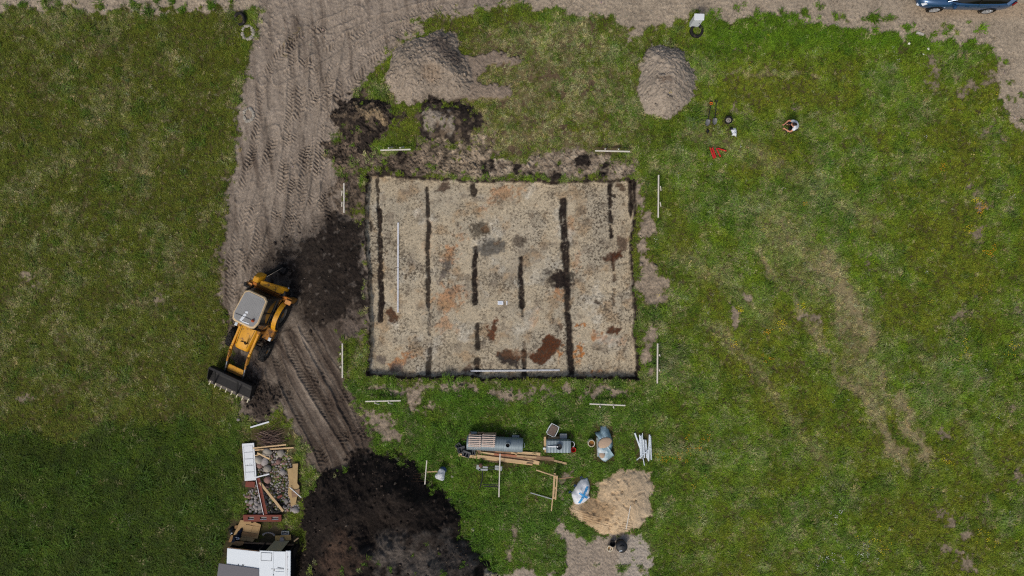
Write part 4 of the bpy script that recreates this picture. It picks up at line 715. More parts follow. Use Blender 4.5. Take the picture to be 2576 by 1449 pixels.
for s in (1, -1):
    m = MB(); ring = []
    for a in np.linspace(math.radians(-5), math.radians(150), 9): ring.append([(.02 + .80 * math.cos(a) * .95, s * .76, .66 + .80 * math.sin(a)), (.02 + .80 * math.cos(a) * .95, s * .97, .66 + .80 * math.sin(a) * .98), (.02 + .83 * math.cos(a) * .95, s * .97, .66 + .83 * math.sin(a)), (.02 + .83 * math.cos(a) * .95, s * .76, .66 + .84 * math.sin(a))])
    m.loft(ring).build('fender', YEL, dig, smooth=True)
    m = MB(); m.box((1.05, s * .70, .62), (.58, .46, .36)); st = m.build('side_box', YELD, dig, bevel=.02); MB().box((1.05, s * .95, .42), (.34, .10, .04)).build('step', STEEL, st); MB().box((1.26, s * .86, .82), (.16, .12, .05)).build('lamp', PVC, st)
    # loader arm
    y = s * .46; arm_o = MB().bar((1.12, y, 1.42), (2.15, y, 1.30), .09, .18).bar((2.12, y, 1.33), (2.75, y, 1.06), .10, .20).build('loader_arm', YEL, dig, bevel=.015); MB().bar((2.70, y, 1.08), (3.45, y, .62), .10, .18, .10, .16).build('lower_arm', STEEL, arm_o, bevel=.015)
    MB().tube([(2.35, y + s * .0, 1.40), (2.95, y, 1.02)], .045, 10).build('ram_barrel', YELD, arm_o, smooth=True); MB().tube([(2.9, y, 1.05), (3.48, y, .70)], .026, 8).build('ram_rod', CHROME, arm_o, smooth=True)
    MB().box((3.44, y, .55), (.26, .10, .34)).build('arm_end', STEEL, arm_o, bevel=.02); MB().bar((1.06, s * .46, .9), (1.06, s * .46, 1.55), .16, .16).build('tower', YELD, dig, bevel=.02)
MB().box((3.24, 0, .66), (.24, .84, .05)).build('cross_member', YEL, dig, bevel=.01); MB().box((3.42, 0, .58), (.12, .84, .06)).build('cross_member', YELD, dig, bevel=.01)
prof = [(3.64, .98), (3.54, .74), (3.56, .44), (3.70, .26), (3.95, .19), (4.42, .20)]; inn = [(x + .03 if i < 3 else x, z + (.03 if i > 1 else 0)) for i, (x, z) in enumerate(prof)]
bk = MB(); ring = lambda y: [(x, y, z) for x, z in prof] + [(x, y, z) for x, z in inn[::-1]]; bk.loft([ring(-1.09), ring(1.09)])
for s in (-1, 1): bk.loft([[(x, s * 1.09, z) for x, z in prof] + [(4.15, s * 1.09, .62)], [(x, s * 1.115, z) for x, z in prof] + [(4.15, s * 1.115, .62)]])
bko = bk.build('front_bucket', STEEL, dig)
MB().box((3.60, 0, 1.0), (.12, 2.2, .06)).build('bucket_edge', STEEL, bko, bevel=.015); MB().box((4.38, 0, .225), (.14, 2.2, .03)).build('cutting_edge', pmat('worn_edge', (92, 86, 80), .5, .5), bko)
for y in (-.78, .40): MB().bar((3.62, y, 1.02), (4.40, y, .28), .07, .05).build('bucket_strap', STEEL, bko)
for k in range(8): MB().bar((4.36, -1.0 + k * .286, .22), (4.56, -1.0 + k * .286, .215), .06, .05, .035, .03).build('bucket_tooth', pmat('tooth_tip', (196, 190, 160), .5, .2), bko)
# rear frame, stabilisers, boom folded across the back
MB().box((-.80, .03, .86), (.22, 1.95, .30)).build('rear_frame', YELD, dig, bevel=.02); MB().box((-.86, .03, 1.06), (.10, 1.9, .08)).build('rear_frame', pmat('orange_yellow', (206, 122, 34), .6, dirt=((84, 58, 36), .58, 6)), dig, bevel=.01)
for s in (1, -1):
    sb = MB().box((-.80, s * .98, .62), (.26, .22, .95)).build('stabiliser', YELD, dig, bevel=.02); MB().box((-.80, s * 1.0, .06), (.36, .34, .05)).build('foot', STEEL, sb, bevel=.01)
    MB().box((-.72, s * 1.0, 1.14), (.20, .28, .10)).build('tail_lamp', pmat('lamp_orange', (214, 150, 84), .4), sb, bevel=.01)
MB().tube([(-1.02, .62, .45), (-1.02, .62, 1.35)], .16, 14).build('kingpost', STEEL, dig, smooth=True)
boom = MB().loft([[(-1.16 + dx, y, z + dz) for dx, dz in ((-w, -h), (w, -h), (w, h), (-w, h))] for y, z, w, h in [(.72, 1.05, .15, .20), (.55, 1.45, .17, .24), (.2, 1.80, .13, .18), (-.25, 2.05, .10, .12)]]).build('boom', YEL, dig, bevel=.03)
letters('JCB', .24, BLACKP, boom, Matrix.Translation((-1.17, .37, 1.90)) @ Matrix.Rotation(math.radians(-90), 4, 'Z') @ Matrix.Rotation(math.radians(0), 4, 'X') @ Matrix.Rotation(math.radians(44), 4, 'Y'), 'lettering')
MB().tube([(-.98, .62, 1.5), (-.98, .0, 1.62)], .055, 10).build('ram_barrel', YELD, boom, smooth=True); MB().tube([(-1.30, .70, .95), (-1.36, .80, 1.35)], .03, 8).build('ram_rod', CHROME, boom, smooth=True)
dp = MB().loft([[(x + dx, y + dy, z) for dx, dy in ((-w, -w), (w, -w), (w, w), (-w, w))] for x, y, z, w in [(-1.20, -.45, 2.30, .12), (-1.34, -.40, 2.05, .17), (-1.42, -.36, 1.80, .14)]]).build('dipper_head', YEL, dig, bevel=.02)
di = MB().bar((-1.38, -.40, 1.95), (-1.98, -.16, .62), .16, .20, .12, .14).build('dipper', STEEL, dig, bevel=.015); MB().tube([(-1.45, -.22, 1.75), (-2.02, -.02, .75)], .022, 8).build('ram_rod', CHROME, di, smooth=True)
rbp = [(0, .30), (.28, .26), (.40, .08), (.30, -.12), (.02, -.16)]; MB().loft([[(-2.05 + px * .9, -.36 + q, .28 + pz) for px, pz in rbp] for q in (0, .46)]).build('rear_bucket', STEEL, dig, bevel=.015)
for k in range(5): MB().tube([(-.95, .45 - k * .10, 1.2), (-1.15, .2 - k * .11, 1.42 + .03 * k), (-1.05, -.25 - k * .04, 1.75), (-1.3, -.45, 1.95)], .018, 6).build('hose', RUBBER, dig, smooth=True)
MB().box((-.98, -.15, 1.30), (.22, .9, .16)).build('valve_cover', YELD, dig, bevel=.02)
MB().box((-.62, -1.02, 1.25), (.10, .30, .10)).build('mirror', STEEL, dig, bevel=.01); MB().box((-.70, -1.10, 1.32), (.14, .14, .12)).build('lamp', STEEL, dig, bevel=.02)
# ------------------------------------------------------------------ blue estate car on the road
BLUE = pmat('car_blue', (38, 80, 120), .28, .35, var=.06, scale=2, spec=.5, coat=.7); CARB = pmat('car_black_trim', (16, 17, 19), .45, var=.1); CGLASS = pmat('car_glass', (8, 11, 13), .05, var=.05, spec=.8)
ALLOY = pmat('alloy', (205, 208, 210), .3, .5, var=.05); LAMP = pmat('headlamp', (226, 232, 236), .15, var=.05, spec=.8); TAIL = pmat('tail_lamp', (140, 18, 24), .2, var=.1)
car = tag(E_('car', 21.30, 14.02, float(zat(np.array([21.3]), np.array([13.5]))[0]) + .0, math.pi - .025), 'blue estate car with silver wheels parked on the dirt road', 'car')
def car_ring(x, w, zb, zs, zt, crown): return [(x, -w * .86, zb), (x, -w, zb + .12), (x, -w * 1.0, zs - .16), (x, -w * .955, zs), (x, -w * .80, zt), (x, -w * .4, zt + crown * .8), (x, 0, zt + crown), (x, w * .4, zt + crown * .8), (x, w * .80, zt), (x, w * .955, zs), (x, w, zs - .16), (x, w, zb + .12), (x, w * .86, zb)]
st = [(2.22, .50, .30, .52, .58, .02), (2.17, .68, .24, .60, .68, .03), (2.0, .80, .22, .68, .78, .04), (1.6, .875, .21, .78, .87, .05), (1.0, .89, .20, .86, .95, .05), (.4, .89, .20, .90, .98, .03), (-.5, .89, .20, .92, 1.0, .02), (-1.3, .89, .21, .95, 1.03, .02), (-1.85, .87, .23, .97, 1.05, .02), (-2.1, .80, .28, .97, 1.04, .02), (-2.2, .70, .36, .90, .98, .02)]
body = MB().loft([car_ring(*q) for q in st]).build('body', BLUE, car, smooth=True, sub=1)
def gh(x, wb, zb, wr, zr): return [(x, -wb, zb), (x, -wr, zr - .06), (x, -wr * .8, zr), (x, 0, zr + .03), (x, wr * .8, zr), (x, wr, zr - .06), (x, wb, zb)]
gl = MB().loft([gh(1.02, .72, .97, .62, 1.02), gh(.25, .80, .97, .60, 1.40), gh(-.3, .82, .98, .61, 1.455), gh(-1.3, .80, 1.0, .60, 1.43), gh(-1.85, .76, 1.02, .57, 1.34), gh(-2.12, .70, 1.03, .52, 1.08)]).build('windows', CGLASS, car, smooth=True)
MB().loft([[(x, y * w, z + .012 + (.03 if abs(y) < .1 else 0)) for y in (-1, -.8, 0, .8, 1)] + [(x, y * w, z - .03) for y in (1, .8, 0, -.8, -1)] for x, w, z in [(.30, .60, 1.395), (-.3, .615, 1.45), (-1.3, .605, 1.425), (-2.0, .57, 1.33)]]).build('roof', BLUE, car, smooth=True)
for s in (1, -1):
    MB().tube([(1.02, s * .74, .98), (.60, s * .70, 1.22), (.26, s * .62, 1.41), (-.3, s * .625, 1.46), (-1.3, s * .615, 1.44), (-1.9, s * .60, 1.34), (-2.13, s * .68, 1.05)], .028, 8).build('roof_pillar', BLUE, car, smooth=True)
    MB().bar((-.42, s * .825, .99), (-.44, s * .63, 1.43), .06, .02).build('door_pillar', CARB, car); MB().bar((-1.72, s * .80, 1.0), (-1.98, s * .60, 1.33), .16, .03).build('rear_pillar', BLUE, car, bevel=.01)
    MB().lathe([(.0, 0), (.07, .02), (.10, .08), (.09, .15), (.0, .17)], 12, Matrix.Translation((.62, s * .98, 1.0)) @ Matrix.Rotation(math.pi / 2, 4, 'Y') @ Matrix.Scale(1.2, 4, (0, 1, 0)), close=False).build('mirror', BLUE, car, smooth=True); MB().bar((.68, s * .84, .97), (.70, s * .95, 1.0), .05, .04).build('mirror_arm', CARB, car)
    for x in (.02, -1.0): MB().box((x, s * .893, .80), (.20, .02, .03)).build('door_handle', BLUE, car, bevel=.006)
    for x in (.48, -.46, -1.42): MB().bar((x, s * .892, .30), (x - .02, s * .865, .93), .008, .008).build('door_gap', CARB, car)
    MB().loft([[(2.10, s * .50, .66), (2.16, s * .52, .56), (1.98, s * .80, .60), (1.86, s * .79, .72)], [(2.12, s * .50, .685), (2.19, s * .52, .57), (2.0, s * .83, .60), (1.84, s * .79, .765)]]).build('headlight', LAMP, car, bevel=.006)
    MB().box((2.10, s * .62, .44), (.12, .26, .05), -s * .5).build('running_light', LAMP, car, bevel=.01); MB().loft([[(-2.0, s * .80, .90), (-2.18, s * .66, .86), (-2.17, s * .66, 1.0), (-1.95, s * .80, 1.0)], [(-2.03, s * .86, .90), (-2.22, s * .70, .86), (-2.21, s * .70, 1.0), (-1.95, s * .845, 1.01)]]).build('tail_light', TAIL, car, bevel=.006)
    MB().box((1.0, s * .893, .66), (.06, .012, .025)).build('side_marker', LAMP, car)
    for x in (1.27, -1.22):
        M = Matrix.Translation((x, s * .80, .315)) @ Matrix.Rotation(-s * math.pi / 2, 4, 'X')
        MB().lathe([(.36, -.1), (.37, .095), (.33, .098)], 26, M, close=False).build('wheel_arch', CARB, car)
        w = MB().lathe([(.22, -.1), (.29, -.11), (.312, -.07), (.315, .05), (.29, .105), (.225, .10)], 26, M, close=False).build('wheel', RUBBER, car, smooth=True)
        k = MB().lathe([(.235, .06), (.225, .108), (.205, .10), (.20, .04)], 26, M, close=False)
        for i in range(7): T = M @ Matrix.Rotation(2 * math.pi * i / 7, 4, 'Z'); k.box((.12, 0, .092), (.19, .045, .03), M=T)
        k.lathe([(.05, .06), (.05, .115), (.01, .12)], 12, M); k.build('rim', ALLOY, w); MB().lathe([(.21, .03), (.005, .035)], 20, M, close=False).build('brake_disc', STEEL, w)
MB().loft([[(2.16, -.45, .40), (2.225, -.42, .40), (2.225, .42, .40), (2.16, .45, .40)], [(2.14, -.45, .56), (2.23, -.40, .56), (2.23, .40, .56), (2.14, .45, .56)]]).build('grille', CARB, car, bevel=.01)
MB().bar((1.03, -.66, .985), (1.03, .66, .985), .10, .02).build('scuttle', CARB, car); MB().bar((1.0, .55, 1.0), (.92, -.05, 1.05), .02, .012).build('wiper', CARB, car)

# ------------------------------------------------------------------ profile boards round the excavation
prof_boards = [((957, 378), (1033, 376), 'white profile board on stakes left of the two turf heaps, north of the excavation'), ((1497, 379), (1585, 381), 'profile board on stakes in grass beyond the excavation corner nearest the oval heap'), ((865, 461), (865, 535), 'profile board on stakes beside the churned track, at the excavation corner with black spill'), ((1657, 440), (1656, 547), 'longest profile board, upright in the photo beside the excavation corner with the black ledge'),
    ((861, 864), (861, 951), 'profile board on stakes between the rutted track and the small grass corner'), ((1654, 864), (1653, 964), 'profile board on stakes right of the excavation at its lower corner'), ((919, 1010), (1008, 1008), 'profile board on stakes below the excavation, above the worn grass patch'), ((1483, 1016), (1573, 1020), 'profile board on stakes below the excavation, above the tarpaulin covered pallet')]
for i, (a, b, lb) in enumerate(prof_boards):
    zt = .45; cx, cy = P((a[0] + b[0]) / 2, (a[1] + b[1]) / 2, zt); ax, ay = P(*a, zt); bx, by = P(*b, zt); L = math.hypot(bx - ax, by - ay); rz = math.atan2(by - ay, bx - ax)
    t = tag(E_('profile_board', cx, cy, float(zat(np.array([cx]), np.array([cy]))[0]), rz), lb, 'profile board', 'profile boards around the excavation')
    MB().box((0, 0, .42), (L, .058, .09)).build('board', STAKE, t, bevel=.004)
    # outside of the excavation, in local terms
    o_ = Vector((cx + .2, cy + .0, 0)); side = 1 if (-math.sin(rz) * (cx + .1) + math.cos(rz) * (cy + .1)) > 0 else -1
    for q in (-.22, .16): x = L * q; MB().bar((x + .12, side * .22, -.05), (x, side * .07, .55), .05, .05).build('stake', STAKE, t)

# ------------------------------------------------------------------ survey rods, photo board and arrow on the sand
SROD = pmat('survey_white', (232, 234, 238), .5, var=.03)
for a, b, lb in [((1002, 560), (1001, 786), 'long white survey rod lying parallel to the left dark stripe'), ((1184, 933), (1408, 931), 'long white survey rod lying along the lower edge of the excavation')]:
    k = S * (H + DEPTH) / H; a2, b2 = ((a[0] - UC) * k, (VC - a[1]) * k), ((b[0] - UC) * k, (VC - b[1]) * k); L = math.hypot(a2[0] - b2[0], a2[1] - b2[1])
    t = tag(E_('survey_rod', (a2[0] + b2[0]) / 2, (a2[1] + b2[1]) / 2, -DEPTH + .045, math.atan2(b2[1] - a2[1], b2[0] - a2[0])), lb, 'survey rod', 'survey rods in the excavation')
    MB().box((0, 0, 0), (L, .075, .03)).build('rod', SROD, t, bevel=.004); MB().box((0, 0, .018), (L, .012, .01)).build('centre_line', pmat('rod_grey', (120, 120, 124), .5), t)
    for q in range(1, 4): MB().box((-L / 2 + L * q / 4, 0, .017), (.02, .074, .01)).build('metre_mark', pmat('rod_grey', (120, 120, 124), .5), t)
x, y = P(1259, 762); t = tag(E_('photo_board', x * 1.01, y * 1.01, -DEPTH + .03), 'small white photo board with blue writing on the sand', 'photo board'); MB().box((0, 0, 0), (.27, .19, .025)).build('board', SROD, t, bevel=.004)
for k in range(4): MB().box((-.02 * (k % 2), .055 - k * .036, .015), (.20 - .03 * (k % 3), .012, .004)).build('writing_line', pmat('pale_blue_ink', (170, 196, 220), .6), t)
x, y = P(1275, 762); t = tag(E_('north_arrow', x * 1.01, y * 1.01, -DEPTH + .02), 'tiny white north arrow beside the photo board', 'arrow'); MB().prism([(-.022, -.10), (.022, -.10), (.022, .03), (.05, .03), (0, .11), (-.05, .03), (-.022, .03)], 0, .02).build('arrow_plate', SROD, t)

# ------------------------------------------------------------------ things by the road
t = thing('utility_cabinet', 1745, 63, 'small white utility cabinet standing at the roadside', 'cabinet', rz=-.03)
MB().box((0, .0, .52), (.42, .24, 1.04)).build('body', pmat('cabinet_grey', (206, 212, 214), .6, var=.06, dirt=((150, 156, 156), .62, 9)), t, bevel=.01); MB().box((0, 0, 1.08), (.46, .30, .07)).build('lid', WHITE, t, bevel=.015); MB().box((0, -.125, .55), (.34, .012, .86)).build('door', pmat('cabinet_grey', (206, 212, 214)), t, bevel=.004); MB().box((.12, -.135, .6), (.03, .02, .1)).build('door_handle', STEEL, t)
def tyre(u, v, r, w, lab, tilt=0, rz=0, sink=0.0, arc=2 * math.pi):
    o = MB(); n = 28; ring = []
    for k in range(n):
        a = 2 * math.pi * k / n; c, s_ = math.cos(a), math.sin(a); ring.append([(c * q, s_ * q, z) for q, z in ((r * .62, -w * .35), (r * .8, -w * .5), (r * .97, -w * .42), (r, 0), (r * .97, w * .42), (r * .8, w * .5), (r * .62, w * .35))])
    v_ = [p for q in ring for p in q]; m_ = 7; f = [(i * m_ + k, ((i + 1) % n) * m_ + k, ((i + 1) % n) * m_ + (k + 1) % m_, i * m_ + (k + 1) % m_) for i in range(n) for k in range(m_)]
    o.add(v_, f); q = o.build('old_tyre', RUBBER, None, smooth=True); x, y = P(u, v); q.location = (x, y, gz(u, v) + w * .5 - sink); q.rotation_euler = (tilt, 0, rz); tag(q, lab, 'tyre', 'discarded tyres'); return q
tyre(1751, 80, .33, .2, 'old tyre lying round a plant below the utility cabinet'); tyre(606, 49, .32, .2, 'black tyre sunk in weeds above the stone ring', tilt=.5, rz=-.9, sink=.02); tyre(*ZD(685, 860), .28, .18, 'black tyre lying in the rubble above the red board with openings', tilt=.15)
stone_me = [lump(200 + k, 2, .16, .7) for k in range(8)]
def stone(u, v, r, mat, name='stone', parent=None, lab=None, group=None, zo=.35, z=None):
    o = bpy.data.objects.new(name, random.choice(stone_me)); col.objects.link(o); x, y = P(u, v); zz = (gz(u, v) if z is None else z) + r * zo
    if parent: x -= parent.location.x; y -= parent.location.y; zz -= parent.location.z; o.parent = parent
    o.location = (x, y, zz); o.rotation_euler = (random.uniform(-.4, .4), random.uniform(-.4, .4), random.uniform(0, 6.28)); o.scale = (r * random.uniform(.9, 1.2), r * random.uniform(.8, 1.05), r * random.uniform(.8, 1.0))
    if not o.data.materials: o.data.materials.append(None)
    o.material_slots[0].link = 'OBJECT'; o.material_slots[0].material = mat
    if lab: tag(o, lab, 'stone', group)
    return o
for me in stone_me: me.materials.append(STONE); me.polygons.foreach_set('use_smooth', [True] * len(me.polygons)); (me.set_sharp_from_angle(angle=.7) if hasattr(me, 'set_sharp_from_angle') else None)
for (u, v, a, b, n, lb) in [(624, 82, 14, 17, 18, 'ring of pale fieldstones with bare middle near the sunken tyre'), (625, 289, 12, 16, 17, 'ring of pale fieldstones around a green plant on the track edge')]:
    t = thing('stone_ring', u, v, lb, 'stone ring', group='stone rings')
    for k in range(n): q = 2 * math.pi * (k + random.uniform(-.2, .2)) / n; stone(u + a * math.cos(q) + random.uniform(-1, 1), v + b * math.sin(q) + random.uniform(-1, 1), random.uniform(.06, .10), PALE, parent=t)
    for k in range(n // 2): q = 6.28 * random.random(); stone(u + a * 1.25 * math.cos(q), v + b * 1.2 * math.sin(q), random.uniform(.03, .05), PALE, parent=t)
tag(stone(600, 1056, .11, STONE), 'lone pale grey stone in grass below the front bucket', 'stone')
for (u, v, r, lb) in [(717, 608, .05, 'x')]: pass
tag(stone(*ZG(443, 600), .09, PALE), 'pale stone in grass right of the draped grey sack', 'stone'); tag(stone(*ZG(642, 1108), .10, PALE), 'pale stone in grass on the right flank of the largest black heap', 'stone')
for k, (x_, y_, r, lb) in enumerate([(3471, 167, .07, 'white rock in the grass left of the pale dirt patch below the car'), (3545, 187, .07, 'white rock beside the pale dirt patch below the car'), (3526, 208, .05, 'smaller white rock on the pale dirt patch below the car')]):
    stone(x_ * .6585, y_ * .6585, r, pmat('white_rock', (232, 228, 222), .9, var=.05), name='white_rock', lab=lb)
o = stick('kerb_piece', (2302, 83), (2321, 89), .10, .09, .0, pmat('pale_concrete', (190, 184, 174), .9), 'pale broken concrete bar at the road edge below the car', 'concrete bar')

# ------------------------------------------------------------------ tools, bucket, bag and crouching person on the right
BLADE = pmat('shovel_blade', (128, 128, 126), .45, .5, var=.2); ORANGE = pmat('orange_plastic', (226, 108, 34), .5)
def shovel(a, b, grip, lb):
    ax, ay = P(*a); bx, by = P(*b); L = math.hypot(ax - bx, ay - by); t = tag(E_('shovel', ax, ay, gz(*a) + .06, math.atan2(by - ay, bx - ax)), lb, 'shovel', 'shovels lying in the grass')
    MB().tube([(.10, 0, .03), (L - .26, 0, .03)], .02, 8).build('shaft', BLACKP, t, smooth=True)
    MB().tube([(.10, 0, .03), (.04, .06, .03), (.0, .06, .03), (-.02, 0, .03), (.0, -.06, .03), (.04, -.06, .03), (.10, 0, .03)], .018, 8).build('grip', grip, t, smooth=True)
    MB().loft([[(x, y * w, .02 + .04 * y * y + dz) for y in (-1, -.5, 0, .5, 1)] + [(x, y * w, .0 + .04 * y * y + dz) for y in (1, .5, 0, -.5, -1)] for x, w, dz in [(L - .30, .03, .02), (L - .26, .10, .02), (L - .12, .11, .01), (L - .03, .08, .0), (L + .02, .02, -.01)]]).build('blade', BLADE, t, smooth=True)
shovel((1788, 260), (1777, 317), ORANGE, 'shovel with an orange handle grip'); shovel((1801, 254), (1796, 314), BLACKP, 'all black handled shovel beside the orange gripped one')
t = thing('bucket', 1829, 305, 'black round bucket full of stones beside the shovels', 'bucket'); MB().lathe([(.13, 0), (.175, .28), (.185, .28), (.185, .30), (.165, .30), (.155, .20), (.0, .20)], 24, close=False).build('tub', BLACKP, t, smooth=True); MB().tube([(.18 * math.cos(a), .18 * math.sin(a), .30 + .02 * math.sin(a * .5)) for a in np.linspace(0, math.pi, 10)], .008, 6).build('handle', STEEL, t)
for k in range(11): o = stone(1829, 305, .045, random.choice([PALE, STONE]), parent=t); a = 6.28 * k / 10; o.location = (.09 * math.cos(a) * (k > 0), .09 * math.sin(a) * (k > 0), .24)
def lumpy_sheet(name, poly, base, height, mat, seed, wr=.03, n=26, fold=.18, loc=None, parent=None, thick=.006):
    """a crumpled sheet or sack over a plan outline: high in the middle, folded, down to the ground at the rim"""
    pts = [P(*q) for q in poly]; cx = sum(p[0] for p in pts) / len(pts); cy = sum(p[1] for p in pts) / len(pts); xs_ = np.linspace(min(p[0] for p in pts), max(p[0] for p in pts), n); ys_ = np.linspace(min(p[1] for p in pts), max(p[1] for p in pts), n)
    bnd = []; m = 48; per = [0]
    for a, b in zip(pts, pts[1:] + pts[:1]): per.append(per[-1] + math.hypot(b[0] - a[0], b[1] - a[1]))
    for k in range(m):
        d = per[-1] * k / m; i = max(j for j in range(len(pts)) if per[j] <= d + 1e-9); q = (d - per[i]) / max(1e-9, per[i + 1] - per[i]); a, b = pts[i], pts[(i + 1) % len(pts)]; bnd.append((a[0] + (b[0] - a[0]) * q, a[1] + (b[1] - a[1]) * q))
    R_ = 9; v = []; f = []
    for r in range(R_ + 1):
        q = r / R_
        for k in range(m):
            x = cx + (bnd[k][0] - cx) * q; y = cy + (bnd[k][1] - cy) * q; h = height * (1 - q ** 3) * (1 + .0)
            nz = float(fbm(np.array([x + seed]), np.array([y]), fold, 3, seed)[0]); v.append((x - cx, y - cy, base + h + wr * nz * (1.2 - .4 * q) + .03 * (1 - q)))
    for r in range(R_): f += [(r * m + k, r * m + (k + 1) % m, (r + 1) * m + (k + 1) % m, (r + 1) * m + k) for k in range(m)]
    o_ = MB().add(v, f).build(name, mat, None, smooth=True); o_.location = (cx, cy, float(zat(np.array([cx]), np.array([cy]))[0])); sm_ = o_.modifiers.new('thick', 'SOLIDIFY'); sm_.thickness = thick; sm_.offset = -1
    if parent is not None: o_.location = (cx - parent.location.x, cy - parent.location.y, o_.location.z - parent.location.z); o_.parent = parent
    return o_
BAGW = pmat('white_sacking', (222, 226, 230), .7, var=.08, scale=8, spec=.25)
tag(lumpy_sheet('plastic_bag', [(1836, 325), (1843, 322), (1851, 322), (1853, 333), (1852, 345), (1846, 341), (1839, 343), (1841, 336)], .03, .10, BAGW, 81, .05, fold=.1), 'crumpled white bag in grass below the stone filled bucket', 'bag')
tag(lumpy_sheet('folded_jacket', [(1834, 322), (1842, 320), (1844, 326), (1838, 329)], .03, .10, BLACKP, 82, .05, fold=.1), 'small black cloth half under the crumpled white bag', 'cloth')
tag(lumpy_sheet('tool_pouch', [(1776, 326), (1783, 325), (1784, 333), (1779, 337), (1775, 332)], .03, .12, BLACKP, 83, .05, fold=.1), 'small black pouch in grass below the shovel blades', 'pouch')
for a, b, w, lb in [((1784, 372), (1795, 400), .075, 'thick red bar, leftmost of the red pieces in the grass'), ((1790, 372), (1799, 398), .06, 'thick red bar touching the leftmost red bar'), ((1800, 374), (1811, 396), .055, 'red bar with a bent end between the other red pieces'), ((1803, 374), (1826, 381), .06, 'red bar lying apart, pointing to the right')]: stick('red_bar', a, b, w, .06, .06, RED, lb, 'red bar', 'red bars in the grass', bevel=.015)
SKIN = pmat('skin', (206, 146, 116), .55, var=.06, spec=.3); SHIRT = pmat('white_shirt', (226, 230, 236), .8, var=.06, scale=10, spec=.15); PANTS = pmat('dark_trousers', (34, 36, 42), .85, var=.2, scale=10, spec=.1); HAIR = pmat('dark_hair', (40, 28, 28), .6, var=.3, scale=14, stretch=(1, 6, 6))
def skin_body(name, joints, edges, mat, parent, sub=2):
    ids = list(joints); me = bpy.data.meshes.new(name); me.from_pydata([joints[i][:3] for i in ids], [(ids.index(a), ids.index(b)) for a, b in edges], []); o = bpy.data.objects.new(name, me); col.objects.link(o); o.parent = parent
    md = o.modifiers.new('skin', 'SKIN'); me.update()
    if not me.skin_vertices: bpy.context.view_layer.objects.active = o
    for i, k in enumerate(ids): me.skin_vertices[0].data[i].radius = (joints[k][3], joints[k][3] * (joints[k][4] if len(joints[k]) > 4 else 1))
    me.skin_vertices[0].data[0].use_root = True; md.use_smooth_shade = True; s_ = o.modifiers.new('sub', 'SUBSURF'); s_.levels = sub; s_.render_levels = sub; me.materials.append(mat); return o
t = thing('person', 1990, 321, 'crouching person in a white T-shirt with long dark hair holding a phone', 'person', rz=math.pi + .12)
J = {'pel': (-.10, 0, .24, .13), 'sp': (-.06, 0, .42, .125), 'ch': (.06, 0, .60, .135), 'nk': (.15, 0, .72, .05), 'hd0': (.20, 0, .78, .075), 'hd1': (.28, 0, .86, .085)}; Ed = [('pel', 'sp'), ('sp', 'ch'), ('ch', 'nk'), ('nk', 'hd0'), ('hd0', 'hd1')]
for s, n_ in ((1, 'l'), (-1, 'r')):
    J.update({'sh' + n_: (.10, s * .18, .64, .06), 'el' + n_: (.26, s * .27, .47, .042), 'wr' + n_: (.48, s * .12, .50, .027), 'pa' + n_: (.53, s * .09, .50, .03, .6), 'hp' + n_: (-.06, s * .10, .24, .10), 'kn' + n_: (.30, s * .17, .46, .062), 'an' + n_: (.06, s * .15, .09, .042), 'to' + n_: (.24, s * .17, .045, .036)})
    Ed += [('ch', 'sh' + n_), ('sh' + n_, 'el' + n_), ('el' + n_, 'wr' + n_), ('wr' + n_, 'pa' + n_), ('pel', 'hp' + n_), ('hp' + n_, 'kn' + n_), ('kn' + n_, 'an' + n_), ('an' + n_, 'to' + n_)]
    for k, (dy, ln) in enumerate([(.028, .055), (.010, .065), (-.008, .06), (-.025, .048)]): J['f%d%s' % (k, n_)] = (.53 + ln * .7, s * (.09 + dy), .51, .009); J['g%d%s' % (k, n_)] = (.55 + ln * .6, s * (.09 + dy - .01), .485, .008); Ed += [('pa' + n_, 'f%d%s' % (k, n_)), ('f%d%s' % (k, n_), 'g%d%s' % (k, n_))]
    J['th' + n_] = (.545, s * .055, .535, .010); Ed.append(('wr' + n_, 'th' + n_))
bod = skin_body('body', J, Ed, SKIN, t)
sj = {'pel': (-.12, 0, .26, .165), 'sp': (-.08, 0, .43, .16), 'ch': (.05, 0, .61, .165), 'nk': (.12, 0, .68, .09)}; se = [('pel', 'sp'), ('sp', 'ch'), ('ch', 'nk')]
for s, n_ in ((1, 'l'), (-1, 'r')): sj.update({'a' + n_: (.10, s * .18, .645, .09), 'b' + n_: (.18, s * .235, .555, .075)}); se += [('ch', 'a' + n_), ('a' + n_, 'b' + n_)]
skin_body('shirt', sj, se, SHIRT, t)
tj = {'pel': (-.10, 0, .23, .15)}; te = []
for s, n_ in ((1, 'l'), (-1, 'r')): tj.update({'h' + n_: (-.05, s * .10, .25, .115), 'k' + n_: (.30, s * .17, .46, .08), 'a' + n_: (.07, s * .15, .12, .06)}); te += [('pel', 'h' + n_), ('h' + n_, 'k' + n_), ('k' + n_, 'a' + n_)]
skin_body('trousers', tj, te, PANTS, t)
skin_body('hair', {'a': (.265, 0, .90, .09), 'b': (.17, 0, .88, .085), 'c': (.08, .01, .80, .07), 'd': (.00, .03, .74, .045)}, [('a', 'b'), ('b', 'c'), ('c', 'd')], HAIR, t)
for s in (1, -1): MB().lathe([(.0, -.006), (.014, 0), (.0, .006)], 8, Matrix.Translation((.352, s * .033, .845)) @ Matrix.Rotation(math.pi / 2, 4, 'Y'), close=False).build('eye', BLACKP, bod); MB().lathe([(.0, -.01), (.022, 0), (.0, .01)], 8, Matrix.Translation((.25, s * .085, .83)) @ Matrix.Rotation(math.pi / 2, 4, 'X'), close=False).build('ear', SKIN, bod)
